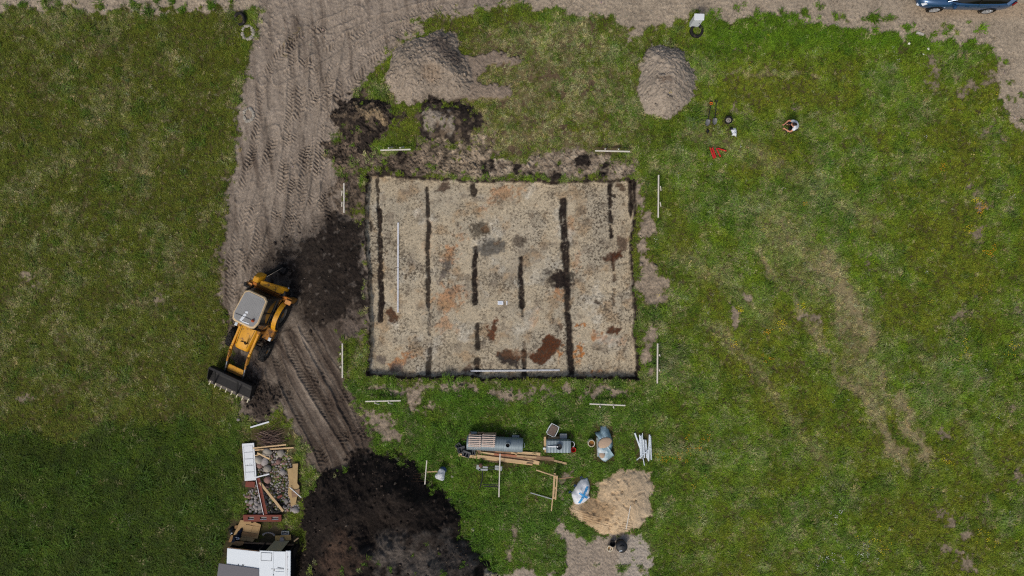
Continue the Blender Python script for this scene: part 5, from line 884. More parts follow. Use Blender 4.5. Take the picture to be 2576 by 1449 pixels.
MB().bar((.355, 0, .86), (.378, 0, .815), .015, .015, .03, .02).build('nose', SKIN, bod, bevel=.004); MB().box((.352, 0, .79), (.012, .04, .01)).build('mouth', pmat('lips', (150, 84, 76), .6), bod)
for s in (1, -1): MB().loft([[(x, s * .165 + y * w, z) for y, z in ((-1, .0), (1, .0), (1, h), (-1, h))] for x, w, h in [(.0, .035, .09), (.12, .042, .09), (.25, .045, .06), (.30, .03, .04)]]).build('shoe', BLACKP, t, bevel=.012)
ph = thing('phone', 1961, 321, 'phone held out by the crouching person', 'phone'); x, y = (1990 - UC) * S, (VC - 321) * S; a = math.pi + .12; ph.location = (x + math.cos(a) * .585, y + math.sin(a) * .585, t.location.z + .50); ph.rotation_euler = (0, .5, a); MB().box((0, 0, 0), (.012, .16, .08)).build('case', STEEL, ph, bevel=.004); MB().box((-.008, 0, 0), (.004, .148, .07)).build('screen', GLASSD, ph)
# ------------------------------------------------------------------ steel tanks and stored timber below the excavation
def to_local(t, u, v, zt=0.0):
    x, y = P(u, v, zt); c, s = math.cos(-t.rotation_euler.z), math.sin(-t.rotation_euler.z); dx, dy = x - t.location.x, y - t.location.y; return dx * c - dy * s, dx * s + dy * c
def ribbed(L, r, flat=1.0, ribs=22, n=28):
    prof = [(r * .80, -L / 2 - .0), (r * .97, -L / 2 + .02)]
    for k in range(ribs): x = -L / 2 + .05 + (L - .10) * k / ribs; d = (L - .1) / ribs; prof += [(r, x), (r, x + d * .55), (r * .975, x + d * .62), (r * .975, x + d * .95)]
    prof += [(r * .97, L / 2 - .02), (r * .80, L / 2)]
    return MB().lathe(prof, n, Matrix.Translation((0, 0, r * flat)) @ Matrix.Scale(flat, 4, (0, 0, 1)) @ Matrix.Rotation(math.pi / 2, 4, 'Y'))
t = thing('steel_tank', *ZB(915, 400), 'long ribbed steel tank lying on boards with an open round manhole', 'tank', rz=-.05, zt=.4)
t.location.z += .12; L = 2.66
ribbed(L, .345, .95).build('shell', ZINC, t, smooth=True)
hx, hy = to_local(t, *ZB(1180, 432), .8); MB().lathe([(.115, .60), (.115, .74), (.095, .74), (.095, .60)], 20, Matrix.Translation((hx, hy, 0)), close=False).build('manhole_neck', ZINC, t, smooth=True); MB().lathe([(.096, .668), (.001, .667)], 20, Matrix.Translation((hx, hy, 0)), close=False).build('manhole_opening', pmat('hole_black', (8, 8, 9), .9), t)
MB().tube([(L / 2 - .02, .12, .35), (L / 2 + .07, .10, .36), (L / 2 + .07, -.10, .36), (L / 2 - .02, -.12, .35)], .014, 6).build('handle', ZINC, t, smooth=True)
for k, (x0, x1, lb) in enumerate([(370, 630, 'slatted rack of pinkish battens on the closed end of the long tank'), (645, 920, 'slatted rack of pinkish battens on the long tank, nearer its manhole')]):
    q = thing('slatted_rack', *ZB((x0 + x1) / 2, 372), lb, 'rack', rz=-.05, zt=.8, group='racks on the tank'); q.location.z = t.location.z; hl = (x1 - x0) / 2 * .1227 * S * .98
    for j in range(8):
        yy = -.30 + j * .60 / 7; zz = .345 * .95 * (1 + math.sqrt(max(0, 1 - (yy / .36) ** 2))) + .055; MB().box((0, yy, zz), (hl * 2, .042 if j % 2 else .055, .022)).build('slat', pmat('pink_batten', (214, 194, 178), .8, var=.14, rnd=.12), q, bevel=.003)
    for xx in (-hl * .82, hl * .78):
        MB().loft([[(xx + dx, yy, .345 * .95 * (1 + math.sqrt(max(0, 1 - (yy / .36) ** 2))) + .03 + dz) for dx, dz in ((-.02, -.015), (.02, -.015), (.02, .012), (-.02, .012))] for yy in np.linspace(-.335, .335, 9)]).build('cross_rail', pmat('pink_batten', (214, 194, 178)), q)
        MB().box((xx, .335, .22), (.04, .03, .40)).build('leg', WOOD2, q); MB().box((xx, -.335, .22), (.04, .03, .40)).build('leg', WOOD2, q)
for a, b, w, h, z, mat, lb in [((395, 215), (660, 205), .16, .05, .05, WOOD2, 'brown board under the closed end of the long tank'), ((672, 222), (945, 222), .20, .05, .05, WOOD, 'wide pale board under the middle of the long tank'), ((560, 182), (675, 170), .06, .04, .12, WOOD, 'short pale stick above the boards under the long tank')]: stick('board', ZB(*a), ZB(*b), w, h, z, mat, lb, 'board', 'boards under the tanks', zt=.1)
for (x0, y0, x1, y1), lb in [((400, 150, 550, 190), 'grey block under the closed end of the long tank'), ((1265, 218, 1415, 285), 'grey block beside the manhole end of the long tank'), ((1290, 515, 1410, 560), 'grey block under the lower manhole end of the long tank')]:
    q = thing('block', *ZB((x0 + x1) / 2, (y0 + y1) / 2), lb, 'block', rz=-.05, group='grey blocks under the tanks'); w, d = (x1 - x0) * .00233, (y1 - y0) * .00233; MB().box((0, 0, .10), (w, d, .20)).build('concrete', CONC, q, bevel=.01)
q = thing('cup', *ZB(1338, 265), 'small white cup on the grey block by the manhole', 'cup', zt=.3); q.location.z += .21; MB().lathe([(.03, 0), (.042, .10), (.038, .10), (.028, .01)], 14, close=False).build('cup_wall', WHITE, q, smooth=True)
for (x_, y_), lb in [((1300, 195), 'pale yellow green ball in grass, left of its pair'), ((1342, 187), 'brownish yellow ball in grass, right of its pair')]: q = thing('ball', *ZB(x_, y_), lb, 'ball', group='small balls by the tank'); MB().lathe([(.0, 0)] + [(.045 * math.sin(a), .045 - .045 * math.cos(a)) for a in np.linspace(.2, 2.9, 8)] + [(.0, .09)], 12, close=False).build('ball_skin', pmat('lime', (206, 206, 130), .7), q, smooth=True)
# crates
for k, ((x_, y_), rz, lb) in enumerate([((240, 500), .3, 'dark plastic crate, lowest of the small heap left of the planks'), ((345, 560), -.35, 'tilted black plastic crate on top of the small crate heap'), ((180, 440), .7, 'black plastic crate at the left edge of the crate heap'), ((460, 555), .1, 'black plastic crate wedged beside the planks')]):
    q = thing('plastic_crate', *ZB(x_, y_), lb, 'crate', rz=rz, group='plastic crates'); w, d, h = (.36, .26, .22) if k < 2 else (.24, .22, .2); q.location.z += (.10, .28, .02, .03)[k]; q.rotation_euler[0] = (.0, .15, -.1, .1)[k]
    m_ = pmat('crate_grey', (70, 74, 80), .5, var=.15); MB().box((0, 0, .01), (w, d, .02)).build('floor', m_, q)
    for s in (-1, 1): MB().box((s * w / 2, 0, h / 2), (.02, d, h)).build('side', m_, q); MB().box((0, s * d / 2, h / 2), (w, .02, h)).build('side', m_, q)
    for s in (-.5, 0, .5): MB().box((w * s * .7, 0, h * .8), (.02, d, .02)).build('bar', m_, q)
# loose planks
pl = [((510, 532), (1300, 592), .14, 0.06, WOOD2, 'long brown plank along the tank side of the stack'), ((1250, 575), (1845, 615), .14, .10, WOOD, 'bright plank sticking out under the manhole end of the tank'), ((620, 572), (900, 606), .075, .16, WOOD, 'short bright plank near the crates on top of the stack'), ((520, 605), (1580, 735), .17, .06, WOOD2, 'wide weathered dark plank in the middle of the stack'),
      ((1360, 642), (1765, 672), .085, .17, WOOD, 'narrow bright plank on top, right half of the stack'), ((1540, 668), (2130, 722), .19, .06, WOOD2, 'wide brown plank reaching right out of the stack'), ((540, 645), (1690, 795), .13, .13, WOOD, 'long bright plank lying under the upright pole'), ((175, 635), (1690, 822), .14, .05, WOOD, 'longest plank at the outer side of the stack, starting under the crates'),
      ((1560, 745), (1825, 805), .19, .05, WOOD, 'wide short bright plank end low in the stack'), ((2130, 752), (2388, 812), .095, .04, WOOD, 'narrow plank at the far right tip of the stack'), ((1180, 522), (1365, 612), .055, .20, WOOD, 'thin bright batten leaning from the tank onto the stack'), ((900, 612), (1500, 662), .09, .12, pmat('reddish_wood', (170, 112, 84), .8, var=.25, scale=3, stretch=(.5, 9, 9)), 'reddish narrow plank in the middle of the stack'), ((640, 735), (1040, 790), .10, .03, WOOD2, 'short brown plank at the lower edge of the stack'), ((1560, 795), (1690, 805), .05, .18, WOOD2, 'small brown offcut at the end of the long bright plank')]
for a, b, w, z, mt, lb in pl: stick('plank', ZB(*a), ZB(*b), w, .038, z, mt, lb, 'plank', 'planks stacked by the long tank', zt=.1, ragged=.12)
# small trough with funnel
t = thing('steel_trough', *ZC(500, 555), 'short ribbed steel tank on boards with a black funnel on top', 'tank', rz=-.01, zt=.4); t.location.z += .13
w, d = 490 * .00233, 260 * .00233; rr_ = [(-w / 2, 0)]; ring = []
for k in range(33): x = -w / 2 + w * k / 32; e = 1.0 if k % 4 < 2 else .975; e *= .96 if k in (0, 32) else 1; ring.append([(x, y * d * e / 2, z * .48 * (e if z > .5 else 1)) for y, z in ((-.92, 0), (-1, .2), (-1, .80), (-.93, .96), (0, 1.03), (.93, .96), (1, .80), (1, .2), (.92, 0))])
MB().loft(ring).build('shell', ZINC, t, smooth=True)
fx_, fy_ = to_local(t, *ZC(512, 565), .65); fn = MB().lathe([(.03, .50), (.05, .53), (.13, .60), (.14, .62), (.12, .60), (.03, .54)], 16, Matrix.Translation((fx_, fy_, 0)), close=False).build('funnel', BLACKP, None, smooth=True); fn.location = t.location; fn.rotation_euler = t.rotation_euler; tag(fn, 'black funnel standing on the short steel tank', 'funnel')
a, b = to_local(t, *ZC(278, 563), .6), to_local(t, *ZC(490, 566), .65); q = MB().bar((a[0], a[1], .515), (b[0], b[1], .60), .05, .02).build('white_stick', WHITE, None); q.location = t.location; q.rotation_euler = t.rotation_euler; tag(q, 'white stick laid into the black funnel', 'stick')
for a, b, w, h, z, mat, lb in [((285, 395), (670, 400), .15, .05, .06, WOOD, 'board under the far side of the short tank'), ((225, 370), (225, 690), .10, .05, .02, WOOD, 'board under the left end of the short tank'), ((560, 690), (635, 690), .07, .05, .02, CONC, 'grey foot under the near side of the short tank'), ((185, 605), (235, 605), .09, .08, .08, WHITE, 'white block at the left end of the short tank')]: stick('board', ZC(*a), ZC(*b), w, h, z, mat, lb, 'board', 'boards under the tanks', zt=.1)
q = thing('block', *ZC(597, 338), 'grey ribbed block behind the short tank', 'block', group='grey blocks under the tanks'); MB().box((0, 0, .12), (.34, .22, .24)).build('concrete', CONC, q, bevel=.01)
q = thing('bucket', *ZC(800, 615), 'red bucket at the right end of the short tank', 'bucket'); MB().lathe([(.09, 0), (.115, .24), (.12, .25), (.105, .24), (.085, .02), (.0, .02)], 20, close=False).build('tub', RED, q, smooth=True)
q = thing('white_hoop', *ZC(785, 530), 'white hoop handle leaning at the right end of the short tank', 'hoop', zt=.3); MB().tube([(.11 * math.cos(a), .13 * math.sin(a), .22) for a in np.linspace(-1.4, 1.9, 14)], .016, 8).build('hoop_tube', WHITE, q, smooth=True); MB().bar((.0, -.1, .0), (.05, -.02, .25), .03, .03).build('leg', STEEL, q)
# white tube framed seat
t = thing('folding_seat', *ZC(385, 232), 'folding seat with white tube frame and brown mottled cushion', 'folding seat', rz=-.48, zt=.35)
wx, wy = .17, .24
MB().box((0, 0, .36), (wx * 2, wy * 2, .05)).build('cushion', pmat('brown_mottle', (112, 96, 86), .9, var=.35, scale=12, dirt=((60, 48, 44), .58, 9)), t, bevel=.02)
for s in (-1, 1): MB().tube([(s * (wx + .05), -wy, .36), (s * (wx + .06), wy * .2, .37), (s * (wx + .02), wy + .04, .36)], .017, 8).build('frame_tube', WHITE, t, smooth=True); MB().tube([(-wx, s * (wy + .03), .36), (wx, s * (wy + .03), .36)], .014, 8).build('frame_tube', WHITE, t, smooth=True); MB().tube([(s * wx, -wy, .36), (s * wx * 1.05, wy, .0)], .013, 8).build('leg', WHITE, t, smooth=True); MB().tube([(s * wx * .95, wy, .36), (s * wx, -wy, .0)], .013, 8).build('leg', WHITE, t, smooth=True)
# cream barrel
t = thing('barrel', *ZC(1170, 490), 'cream plastic barrel with brown water inside beside the sand bags', 'barrel', zt=.25); MB().lathe([(.13, 0), (.16, .03), (.172, .18), (.168, .34), (.155, .42), (.16, .44), (.14, .44), (.135, .30)], 26, close=False).build('wall', pmat('cream_plastic', (226, 216, 190), .5, var=.05), t, smooth=True); MB().lathe([(.137, .31), (.001, .31)], 24, close=False).build('water', pmat('brown_water', (132, 92, 34), .15, var=.15), t)
# pallet of sand bags under torn plastic
t = thing('pallet', *ZC(1420, 540), 'wooden pallet under the torn plastic sheet and sand bags', 'pallet', rz=0.03); pw, pd = .52, 1.0
for k in range(4): MB().box((-pw / 2 + .06 + k * (pw - .12) / 3, 0, .13), (.09, pd, .022)).build('deck_board', WOOD2, t)
for k in (-1, 0, 1): MB().box((0, k * pd * .42, .06), (pw, .09, .11)).build('bearer', WOOD2, t)
MB().box((-.30, -.05, .14), (.05, .9, .05)).build('side_rail', CONC, t)
TARP = pmat('blue_grey_plastic', (150, 176, 186), .35, var=.22, scale=4, spec=.5, dirt=((96, 140, 166), .58, 3)); PALEB = pmat('clear_plastic_white', (190, 204, 208), .4, var=.15, scale=7, dirt=((172, 152, 134), .62, 4))
o = lumpy_sheet('plastic_sheet', [ZC(*q) for q in [(1350, 155), (1410, 105), (1460, 100), (1500, 170), (1530, 215), (1565, 300), (1580, 370), (1612, 440), (1612, 540), (1590, 620), (1565, 680), (1655, 745), (1600, 780), (1530, 840), (1450, 875), (1380, 840), (1320, 770), (1290, 740), (1290, 620), (1300, 480), (1290, 350), (1245, 310), (1250, 260), (1310, 265), (1360, 240), (1345, 200), (1405, 175)]], .06, .34, TARP, 85, .09, fold=.28); tag(o, 'torn blue grey plastic sheet draped over the sand bags', 'plastic sheet')
for (x_, y_, a, b, rz, lb, dz) in [(1455, 490, .30, .22, .5, 'tan sand bag bulging through the plastic sheet, largest', .40), (1400, 745, .15, .17, .1, 'smaller tan sand bag at the near end of the plastic sheet', .33), (1390, 640, .22, .20, .2, 'whitish sand bag in the middle of the plastic sheet', .34), (1460, 810, .17, .14, .3, 'whitish sand bag at the lowest end of the plastic sheet', .22)]:
    q = bpy.data.objects.new('sand_bag', lump(300 + int(x_), 3, .09, .45)); col.objects.link(q); q.data.materials.append(pmat('tan_bag', (184, 160, 136), .9, var=.15, scale=9) if 'tan' in lb else PALEB); q.data.polygons.foreach_set('use_smooth', [True] * len(q.data.polygons)); x, y = P(*ZC(x_, y_), .4); q.location = (x, y, gz(*ZC(x_, y_)) + dz); q.scale = (a, b, .2); q.rotation_euler = (0, 0, rz); tag(q, lb, 'sand bag', 'sand bags on the pallet')
# white pipes
for k, (a, b, w, lb) in enumerate([((2068, 290), (2222, 720), .055, 'thickest white pipe slanting at the left of the pipe bundle'), ((2165, 325), (2190, 810), .045, None), ((2188, 345), (2214, 780), .04, None), ((2207, 330), (2228, 760), .036, None), ((2222, 290), (2233, 700), .028, None), ((2246, 420), (2260, 795), .045, None), ((2290, 430), (2335, 830), .05, None), ((2283, 500), (2308, 800), .036, None), ((2366, 320), (2346, 860), .05, None), ((2386, 350), (2406, 840), .05, None), ((2100, 840), (2375, 600), .032, 'thin pipe lying crosswise over the pipe bundle'), ((2230, 790), (2262, 950), .03, 'thin pipe end sticking out below the pipe bundle')]):
    (ax, ay), (bx, by) = P(*ZC(*a), .1), P(*ZC(*b), .1); L = math.hypot(ax - bx, ay - by); m_ = MB(); r = w * .75; zz = .10 + (.08 if lb and 'cross' in lb else .03 * (k % 3)); m_.tube([(-L / 2, 0, 0), (L / 2, 0, 0)], r, 10)
    q = m_.build('pipe', PVC, None, smooth=True); q.location = ((ax + bx) / 2, (ay + by) / 2, gz(*ZC(*a)) + zz); q.rotation_euler = (0, 0, math.atan2(by - ay, bx - ax)); tag(q, lb or '%s white pipe from the left among those lying lengthwise in the bundle' % ['', 'first', 'second', 'third', 'fourth', 'fifth', 'sixth', 'seventh', 'eighth', 'ninth'][k], 'pipe', 'white pipes in the bundle')
# poles, trestle, frame
stick('pole', (1258, 1141), (1255, 1250), .05, .05, .75, STAKE, 'long pale pole lying from the plank stack across the black frame', 'pole', zt=.75)
t = thing('black_frame', *ZF(1060, 320), 'black metal frame with two grey seat boards lying in grass', 'metal frame', rz=0); t.location.z += .05
def lf(x_, y_, z): a = to_local(t, *ZF(x_, y_), .2); return (a[0], a[1], z)
for a, b in [((960, 110), (965, 330)), ((965, 330), (930, 465)), ((960, 160), (1230, 165)), ((960, 195), (1230, 200)), ((1235, 120), (1205, 490)), ((975, 430), (1205, 435)), ((985, 458), (1200, 462)), ((1075, 430), (1075, 460))]: MB().tube([lf(*a, .30), lf(*b, .30)], .022, 8).build('frame_tube', BLACKP, t, smooth=True)
for a in ((960, 110), (930, 465), (1235, 120), (1205, 490)): MB().tube([lf(*a, .30), lf(*a, -.05)], .02, 8).build('leg', BLACKP, t, smooth=True)
for poly in ([(880, 128), (915, 130), (945, 215), (870, 190)], [(970, 150), (1045, 155), (1045, 180), (970, 176)], [(968, 187), (1045, 188), (1043, 218), (905, 212), (912, 185)], [(1155, 138), (1220, 142), (1220, 170), (1153, 168)], [(1153, 172), (1215, 176), (1210, 214), (1153, 200)], [(1225, 150), (1265, 152), (1258, 220), (1220, 215)]): MB().prism([lf(*q, 0)[:2] for q in poly], .33, .36).build('seat_board', CONC, t, bevel=.004)
bw = lump(411, 2, .06, .6); q = bpy.data.objects.new('brown_ball', bw); col.objects.link(q); bw.materials.append(pmat('brown_leather', (98, 70, 56), .7)); bw.polygons.foreach_set('use_smooth', [True] * len(bw.polygons)); x, y = P(*ZF(935, 150), .45); q.location = (x, y, t.location.z + .42); q.scale = (.09, .11, .1); tag(q, 'brown round thing on the left seat board of the black frame', 'ball')
stick('pole', ZF(122, 70), ZF(92, 435), .045, .045, .85, STAKE, 'shorter pale pole standing crosswise beside the grey sack', 'pole', zt=.85); stick('batten', ZF(125, 250), ZF(280, 243), .045, .04, .78, WOOD, 'short batten joining the pale pole and the grey sack', 'batten', zt=.8)
t_ = thing('sack', *ZF(345, 245), 'pale grey plastic sack with a blue rim on a stake beside the big black heap', 'sack', zt=.5)
lumpy_sheet('cover', [ZF(*q) for q in [(300, 200), (330, 160), (380, 165), (415, 205), (405, 270), (400, 325), (375, 350), (330, 335), (270, 310), (255, 270), (275, 240), (300, 225)]], .48, .10, pmat('grey_sack', (196, 200, 204), .6, var=.08, scale=9), 91, .05, fold=.15, parent=t_)
lumpy_sheet('blue_rim', [ZF(*q) for q in [(330, 155), (360, 145), (400, 143), (428, 180), (428, 215), (410, 235), (390, 190)]], .34, .08, pmat('blue_cloth', (66, 88, 122), .8, var=.2), 92, .04, fold=.12, parent=t_); x, y = to_local(t_, *ZF(345, 245)); MB().bar((0, 0, -.1), (0, 0, .55), .05, .05).build('stake', WOOD, t_)
t = thing('trestle', *ZF(2065, 480), 'narrow wooden trestle of two beams joined by short boards', 'trestle')
def lt(x_, y_, z, zt=.6): a = to_local(t, *ZF(x_, y_), zt); return (a[0], a[1], z)
MB().bar(lt(2055, 262, .62), lt(2033, 650, .62), .09, .05).build('beam', WOOD, t, bevel=.004); MB().bar(lt(2095, 300, .62), lt(2068, 665, .62), .06, .05).build('beam', WOOD, t, bevel=.004)
for yy in (310, 335, 490, 640): MB().bar(lt(2045, yy, .585), lt(2095 - (yy - 300) * .07, yy + 4, .585), .09, .025).build('rung', WOOD, t)
for q in ((2055, 285), (2036, 640), (2092, 310), (2070, 655)): MB().bar(lt(*q, .58), lt(*q, -.05, .1), .05, .05).build('leg', WOOD2, t)
stick('batten', ZF(2025, 645), ZF(2005, 838), .05, .04, .60, WOOD, 'bright batten running on from the foot of the trestle', 'batten', zt=.6); stick('batten', ZF(1775, 214), ZF(2090, 318), .055, .04, .68, WOOD, 'bright batten slanting left from the head of the trestle', 'batten', zt=.65); stick('batten', ZF(2105, 350), ZF(2340, 322), .055, .03, .30, WOOD2, 'brown batten pointing right from the trestle', 'batten', zt=.3); stick('grey_lath', ZF(1690, 560), ZF(2020, 656), .045, .03, .12, CONC, 'weathered grey lath in the grass left of the trestle', 'lath', zt=.1)
# reinforcing cage across grass and sand
t = thing('rebar_cage', 1318, 1258, 'long rusty reinforcing ladder lying over black soil, grass and sand', 'rebar'); A0, A1 = (1046, 1184), (1592, 1316); B0, B1 = (1040, 1200), (1588, 1334)
def lr(u, v, z): x, y = P(u, v); return (x - t.location.x, y - t.location.y, max(gz(u, v), gz(u + 6, v), gz(u - 6, v)) - t.location.z + z)
for q in (0, .33, .66, 1): MB().tube([lr(A0[0] + (B0[0] - A0[0]) * q + (A1[0] - A0[0]) * k / 60, A0[1] + (B0[1] - A0[1]) * q + (A1[1] - A0[1] + 2 * q) * k / 60, .016) for k in (0, 5, 10, 16, 24, 32, 38, 41, 46, 52, 58, 60)], .006, 6).build('bar', RUST, t)
for k in range(16): f_ = (k + .5) / 22; MB().tube([lr(A0[0] + (A1[0] - A0[0]) * f_ + (B0[0] - A0[0]) * q * 1.1, A0[1] + (A1[1] - A0[1]) * f_ + 17 * q, .055) for q in (0, .5, 1)], .007, 6).build('tie', RUST, t)
stick('stake', ZG(2132, 858), ZG(2090, 1080), .04, .03, .10, STAKE, 'pale stake lying over the rusty bars on the sand', 'stake')
# white bulk bag with blue cross
t = thing('bulk_bag', *ZG(1680, 740), 'white bulk bag with a blue cross beside the yellow sand', 'bulk bag')
outl = [(1730, 608), (1745, 640), (1755, 680), (1760, 720), (1745, 770), (1762, 795), (1740, 815), (1700, 850), (1640, 870), (1608, 862), (1590, 830), (1580, 790), (1562, 760), (1590, 730), (1620, 690), (1640, 660), (1670, 625)]
bag = lumpy_sheet('sacking', [ZG(*q) for q in outl], .03, .24, BAGW, 95, .08, fold=.3, parent=t)
BLUEP = pmat('blue_print', (66, 150, 206), .6, var=.08)
def strip(a, b, wpx):
    n_ = 14; v = []; dx, dy = b[0] - a[0], b[1] - a[1]; L = math.hypot(dx, dy); ox, oy = -dy / L * wpx / 2, dx / L * wpx / 2
    for k in range(n_ + 1):
        for s in (-1, 0, 1): v.append((a[0] + dx * k / n_ + ox * s, a[1] + dy * k / n_ + oy * s))
    deps = bpy.context.evaluated_depsgraph_get(); bpy.context.view_layer.update(); out = []
    for q in v:
        x, y = P(*ZG(*q)); lx, ly = x - t.location.x - bag.location.x, y - t.location.y - bag.location.y; ok, h, *_ = bag.ray_cast(Vector((lx, ly, 3)), Vector((0, 0, -1))); out.append((lx, ly, (h.z if ok else .1) + .012))
    f = [(k * 3 + s, k * 3 + s + 1, k * 3 + s + 4, k * 3 + s + 3) for k in range(n_) for s in (0, 1)]; o_ = MB().add(out, f).build('printed_stripe', BLUEP, bag); o_.modifiers.new('t', 'SOLIDIFY').thickness = .006
bpy.context.view_layer.update(); strip((1732, 685), (1652, 848), 24); strip((1652, 742), (1732, 794), 20)
for q in ((1680, 612), (1620, 690), (1572, 750)): a = to_local(t, *ZG(*q)); MB().tube([(a[0] - .06, a[1], .12), (a[0] - .09, a[1] + .05, .16), (a[0] - .04, a[1] + .10, .14), (a[0] + .03, a[1] + .04, .14)], .022, 6).build('loop', pmat('navy_strap', (34, 62, 112), .7), t, smooth=True)
# black tub and two buckets on the grey sand
t = thing('water_tub', *ZG(2058, 1262), 'large black round tub with lid and handle', 'tub', zt=.3); MB().lathe([(.24, 0), (.25, .30), (.265, .40), (.28, .42), (.265, .44), (.22, .47), (.12, .50), (.001, .51)], 30, close=False).build('tub_shell', BLACKP, t, smooth=True); MB().tube([(.10 * math.cos(a), .03 + .05 * math.sin(a), .50 + .05 * math.sin(a)) for a in np.linspace(0, math.pi, 9)], .02, 8).build('lid_handle', BLACKP, t, smooth=True); MB().tube([(.23 * math.cos(a), -.02 + .25 * math.sin(a), .455) for a in np.linspace(3.6, 5.4, 12)], .015, 6).build('bail', STEEL, t, smooth=True); MB().box((-.06, -.18, .48), (.14, .04, .02), .2).build('label_plate', PVC, t)
t = thing('bucket', *ZG(1975, 1243), 'black bucket standing left of the large black tub', 'bucket', zt=.25); MB().lathe([(.10, 0), (.135, .28), (.145, .29), (.125, .28), (.10, .04), (.001, .04)], 22, close=False).build('tub', BLACKP, t, smooth=True); MB().tube([(.135 * math.cos(a), .135 * math.sin(a), .29) for a in np.linspace(.2, 3, 10)], .008, 6).build('handle', STEEL, t)
t = thing('bucket', *ZG(1947, 1290), 'cream bucket with brown water in front of the black bucket', 'bucket', zt=.25); MB().lathe([(.10, 0), (.125, .26), (.14, .27), (.115, .27), (.105, .16)], 22, close=False).build('tub', pmat('cream_plastic', (226, 216, 190)), t, smooth=True); MB().lathe([(.108, .17), (.001, .17)], 20, close=False).build('water', pmat('muddy_water', (168, 140, 100), .2), t); MB().bar((-.02, -.12, .29), (.06, .11, .28), .03, .02).build('stirring_stick', STAKE, t)
# ------------------------------------------------------------------ rubble, door, brushwood and shed at the lower left
stick('white_lath', ZD(466, 180), ZD(624, 133), .07, .04, .10, WHITE, 'white lath in the grass above the brushwood pile', 'lath')
(ax, ay), (bx, by) = P(*ZD(436, 321), .2), P(*ZD(459, 638), .2); L = math.hypot(ax - bx, ay - by)
t = tag(E_('door', (ax + bx) / 2, (ay + by) / 2, gz(*ZD(447, 480)) + .14, math.atan2(by - ay, bx - ax)), 'white panelled door lying flat beside the brushwood and stones', 'door'); MB().box((0, 0, 0), (L, .57, .045)).build('leaf', WHITE, t, bevel=.006)
for k in range(5): x0 = -L / 2 + .10 + k * (L - .2) / 5; MB().box((x0 + (L - .2) / 10, 0, .026), ((L - .2) / 5 - .035, .40, .012)).build('panel', WHITE, t, bevel=.005)
for s in (-1, 1): MB().box((0, s * .215, .026), (L - .2, .008, .010)).build('groove', pmat('groove_grey', (120, 124, 128), .7), t)
for k in range(4): MB().box((-L / 2 + .10 + (k + 1) * (L - .2) / 5, 0, .0262), (.008, .40, .010)).build('groove', pmat('groove_grey', (120, 124, 128), .7), t)
for xx, yy in ((.10, .02), (.14, -.10), (.16, .08)): MB().lathe([(.014, .03), (.012, .05), (.001, .052)], 10, Matrix.Translation((xx, yy, 0))).build('fitting', STEEL, t)
stick('red_board', ZD(422, 663), ZD(500, 668), .27, .03, .05, BRICK, 'red brown board sticking out under the white door', 'board')
# brushwood
t = thing('brushwood_pile', *ZD(640, 275), 'pile of thin brown branches above the stones', 'brushwood'); TW = [pmat('twig_%d' % k, c, .9, var=.3, scale=8) for k, c in enumerate([(120, 96, 84), (88, 70, 62), (146, 124, 108), (70, 56, 50)])]
for k in range(110):
    yy = random.gauss(0, .20); a = random.gauss(0, .28) + yy * .5; L = random.uniform(.5, 1.35); x0 = random.gauss(.02, .16); z = .05 + .22 * random.random() * max(.2, 1 - abs(yy) * 2); c = Vector((x0, yy, z)); d = Vector((math.cos(a), math.sin(a), random.uniform(-.08, .08))) * L / 2; nrm = Vector((-d.y, d.x, 0)) * random.uniform(-.15, .15)
    MB().tube([c - d, c - d * .3 + nrm, c + d * .3 + nrm * .8 + Vector((0, 0, .02)), c + d], random.uniform(.008, .017), 5, .004).build('branch', random.choice(TW), t)
for a, b, w, z, lb in [((498, 352), (775, 322), .06, .22, 'bright split batten along the lower edge of the brushwood'), ((500, 373), (835, 352), .07, .10, 'longest bright batten between brushwood and stones'), ((510, 415), (570, 400), .05, .25, 'short bright offcut left of the bright slanting batten'), ((535, 390), (638, 442), .065, .28, 'bright batten slanting over the topmost boulders')]: stick('batten', ZD(*a), ZD(*b), w, .035, z, WOOD, lb, 'batten', ragged=.2)
# stones
big = [(605, 395, 40, PALE, 'pale boulder at the top of the stone pile, left of two'), (722, 400, 36, PALE, 'pale grey boulder at the top right of the stone pile'), (537, 460, 38, PALE, 'large pale boulder beside the white door'), (587, 470, 34, STONE, 'grey boulder between two pale boulders near the door'), (541, 507, 28, STONER, 'red boulder beside the white door'), (608, 530, 40, PALE, 'largest pale grey boulder in the stone pile'), (700, 475, 28, STONER, 'reddish boulder in the upper right of the stone pile'), (745, 487, 18, STONER, 'small reddish boulder near the torn fibreboard'), (720, 515, 15, STONER, 'small rounded reddish stone below the reddish boulder'), (612, 627, 38, STONER, 'broad reddish boulder below the white stick'), (735, 560, 28, STONE, 'dark grey boulder near the torn fibreboard'),
       (470, 815, 25, STONE, 'grey boulder in the lower left of the stone pile'), (512, 828, 20, STONE, 'grey stone right of the lower left boulder'), (550, 855, 28, STONE, 'round grey boulder beside the red gutter'), (630, 820, 18, PALE, 'pale angular stone between gutter and tyre'), (770, 808, 22, STONE, 'grey boulder below the torn fibreboard'), (845, 882, 30, STONE, 'lone grey boulder at the lower right of the rubble'), (812, 880, 18, STONE, 'smaller grey stone touching the lone boulder'), (465, 862, 16, STONE, 'grey stone at the lower left rim of the pile'), (550, 902, 22, STONE, 'grey boulder touching the red board with openings'), (515, 868, 20, STONE, 'grey stone above the red board with openings, left side'), (690, 430, 15, PALE, 'small pale stone below the two top boulders')]
for x_, y_, r, mt, lb in big: stone(*ZD(x_, y_), r * .29596 * S, mt, 'boulder', lab=lb, group='boulders in the rubble', zo=.45)
from itertools import count
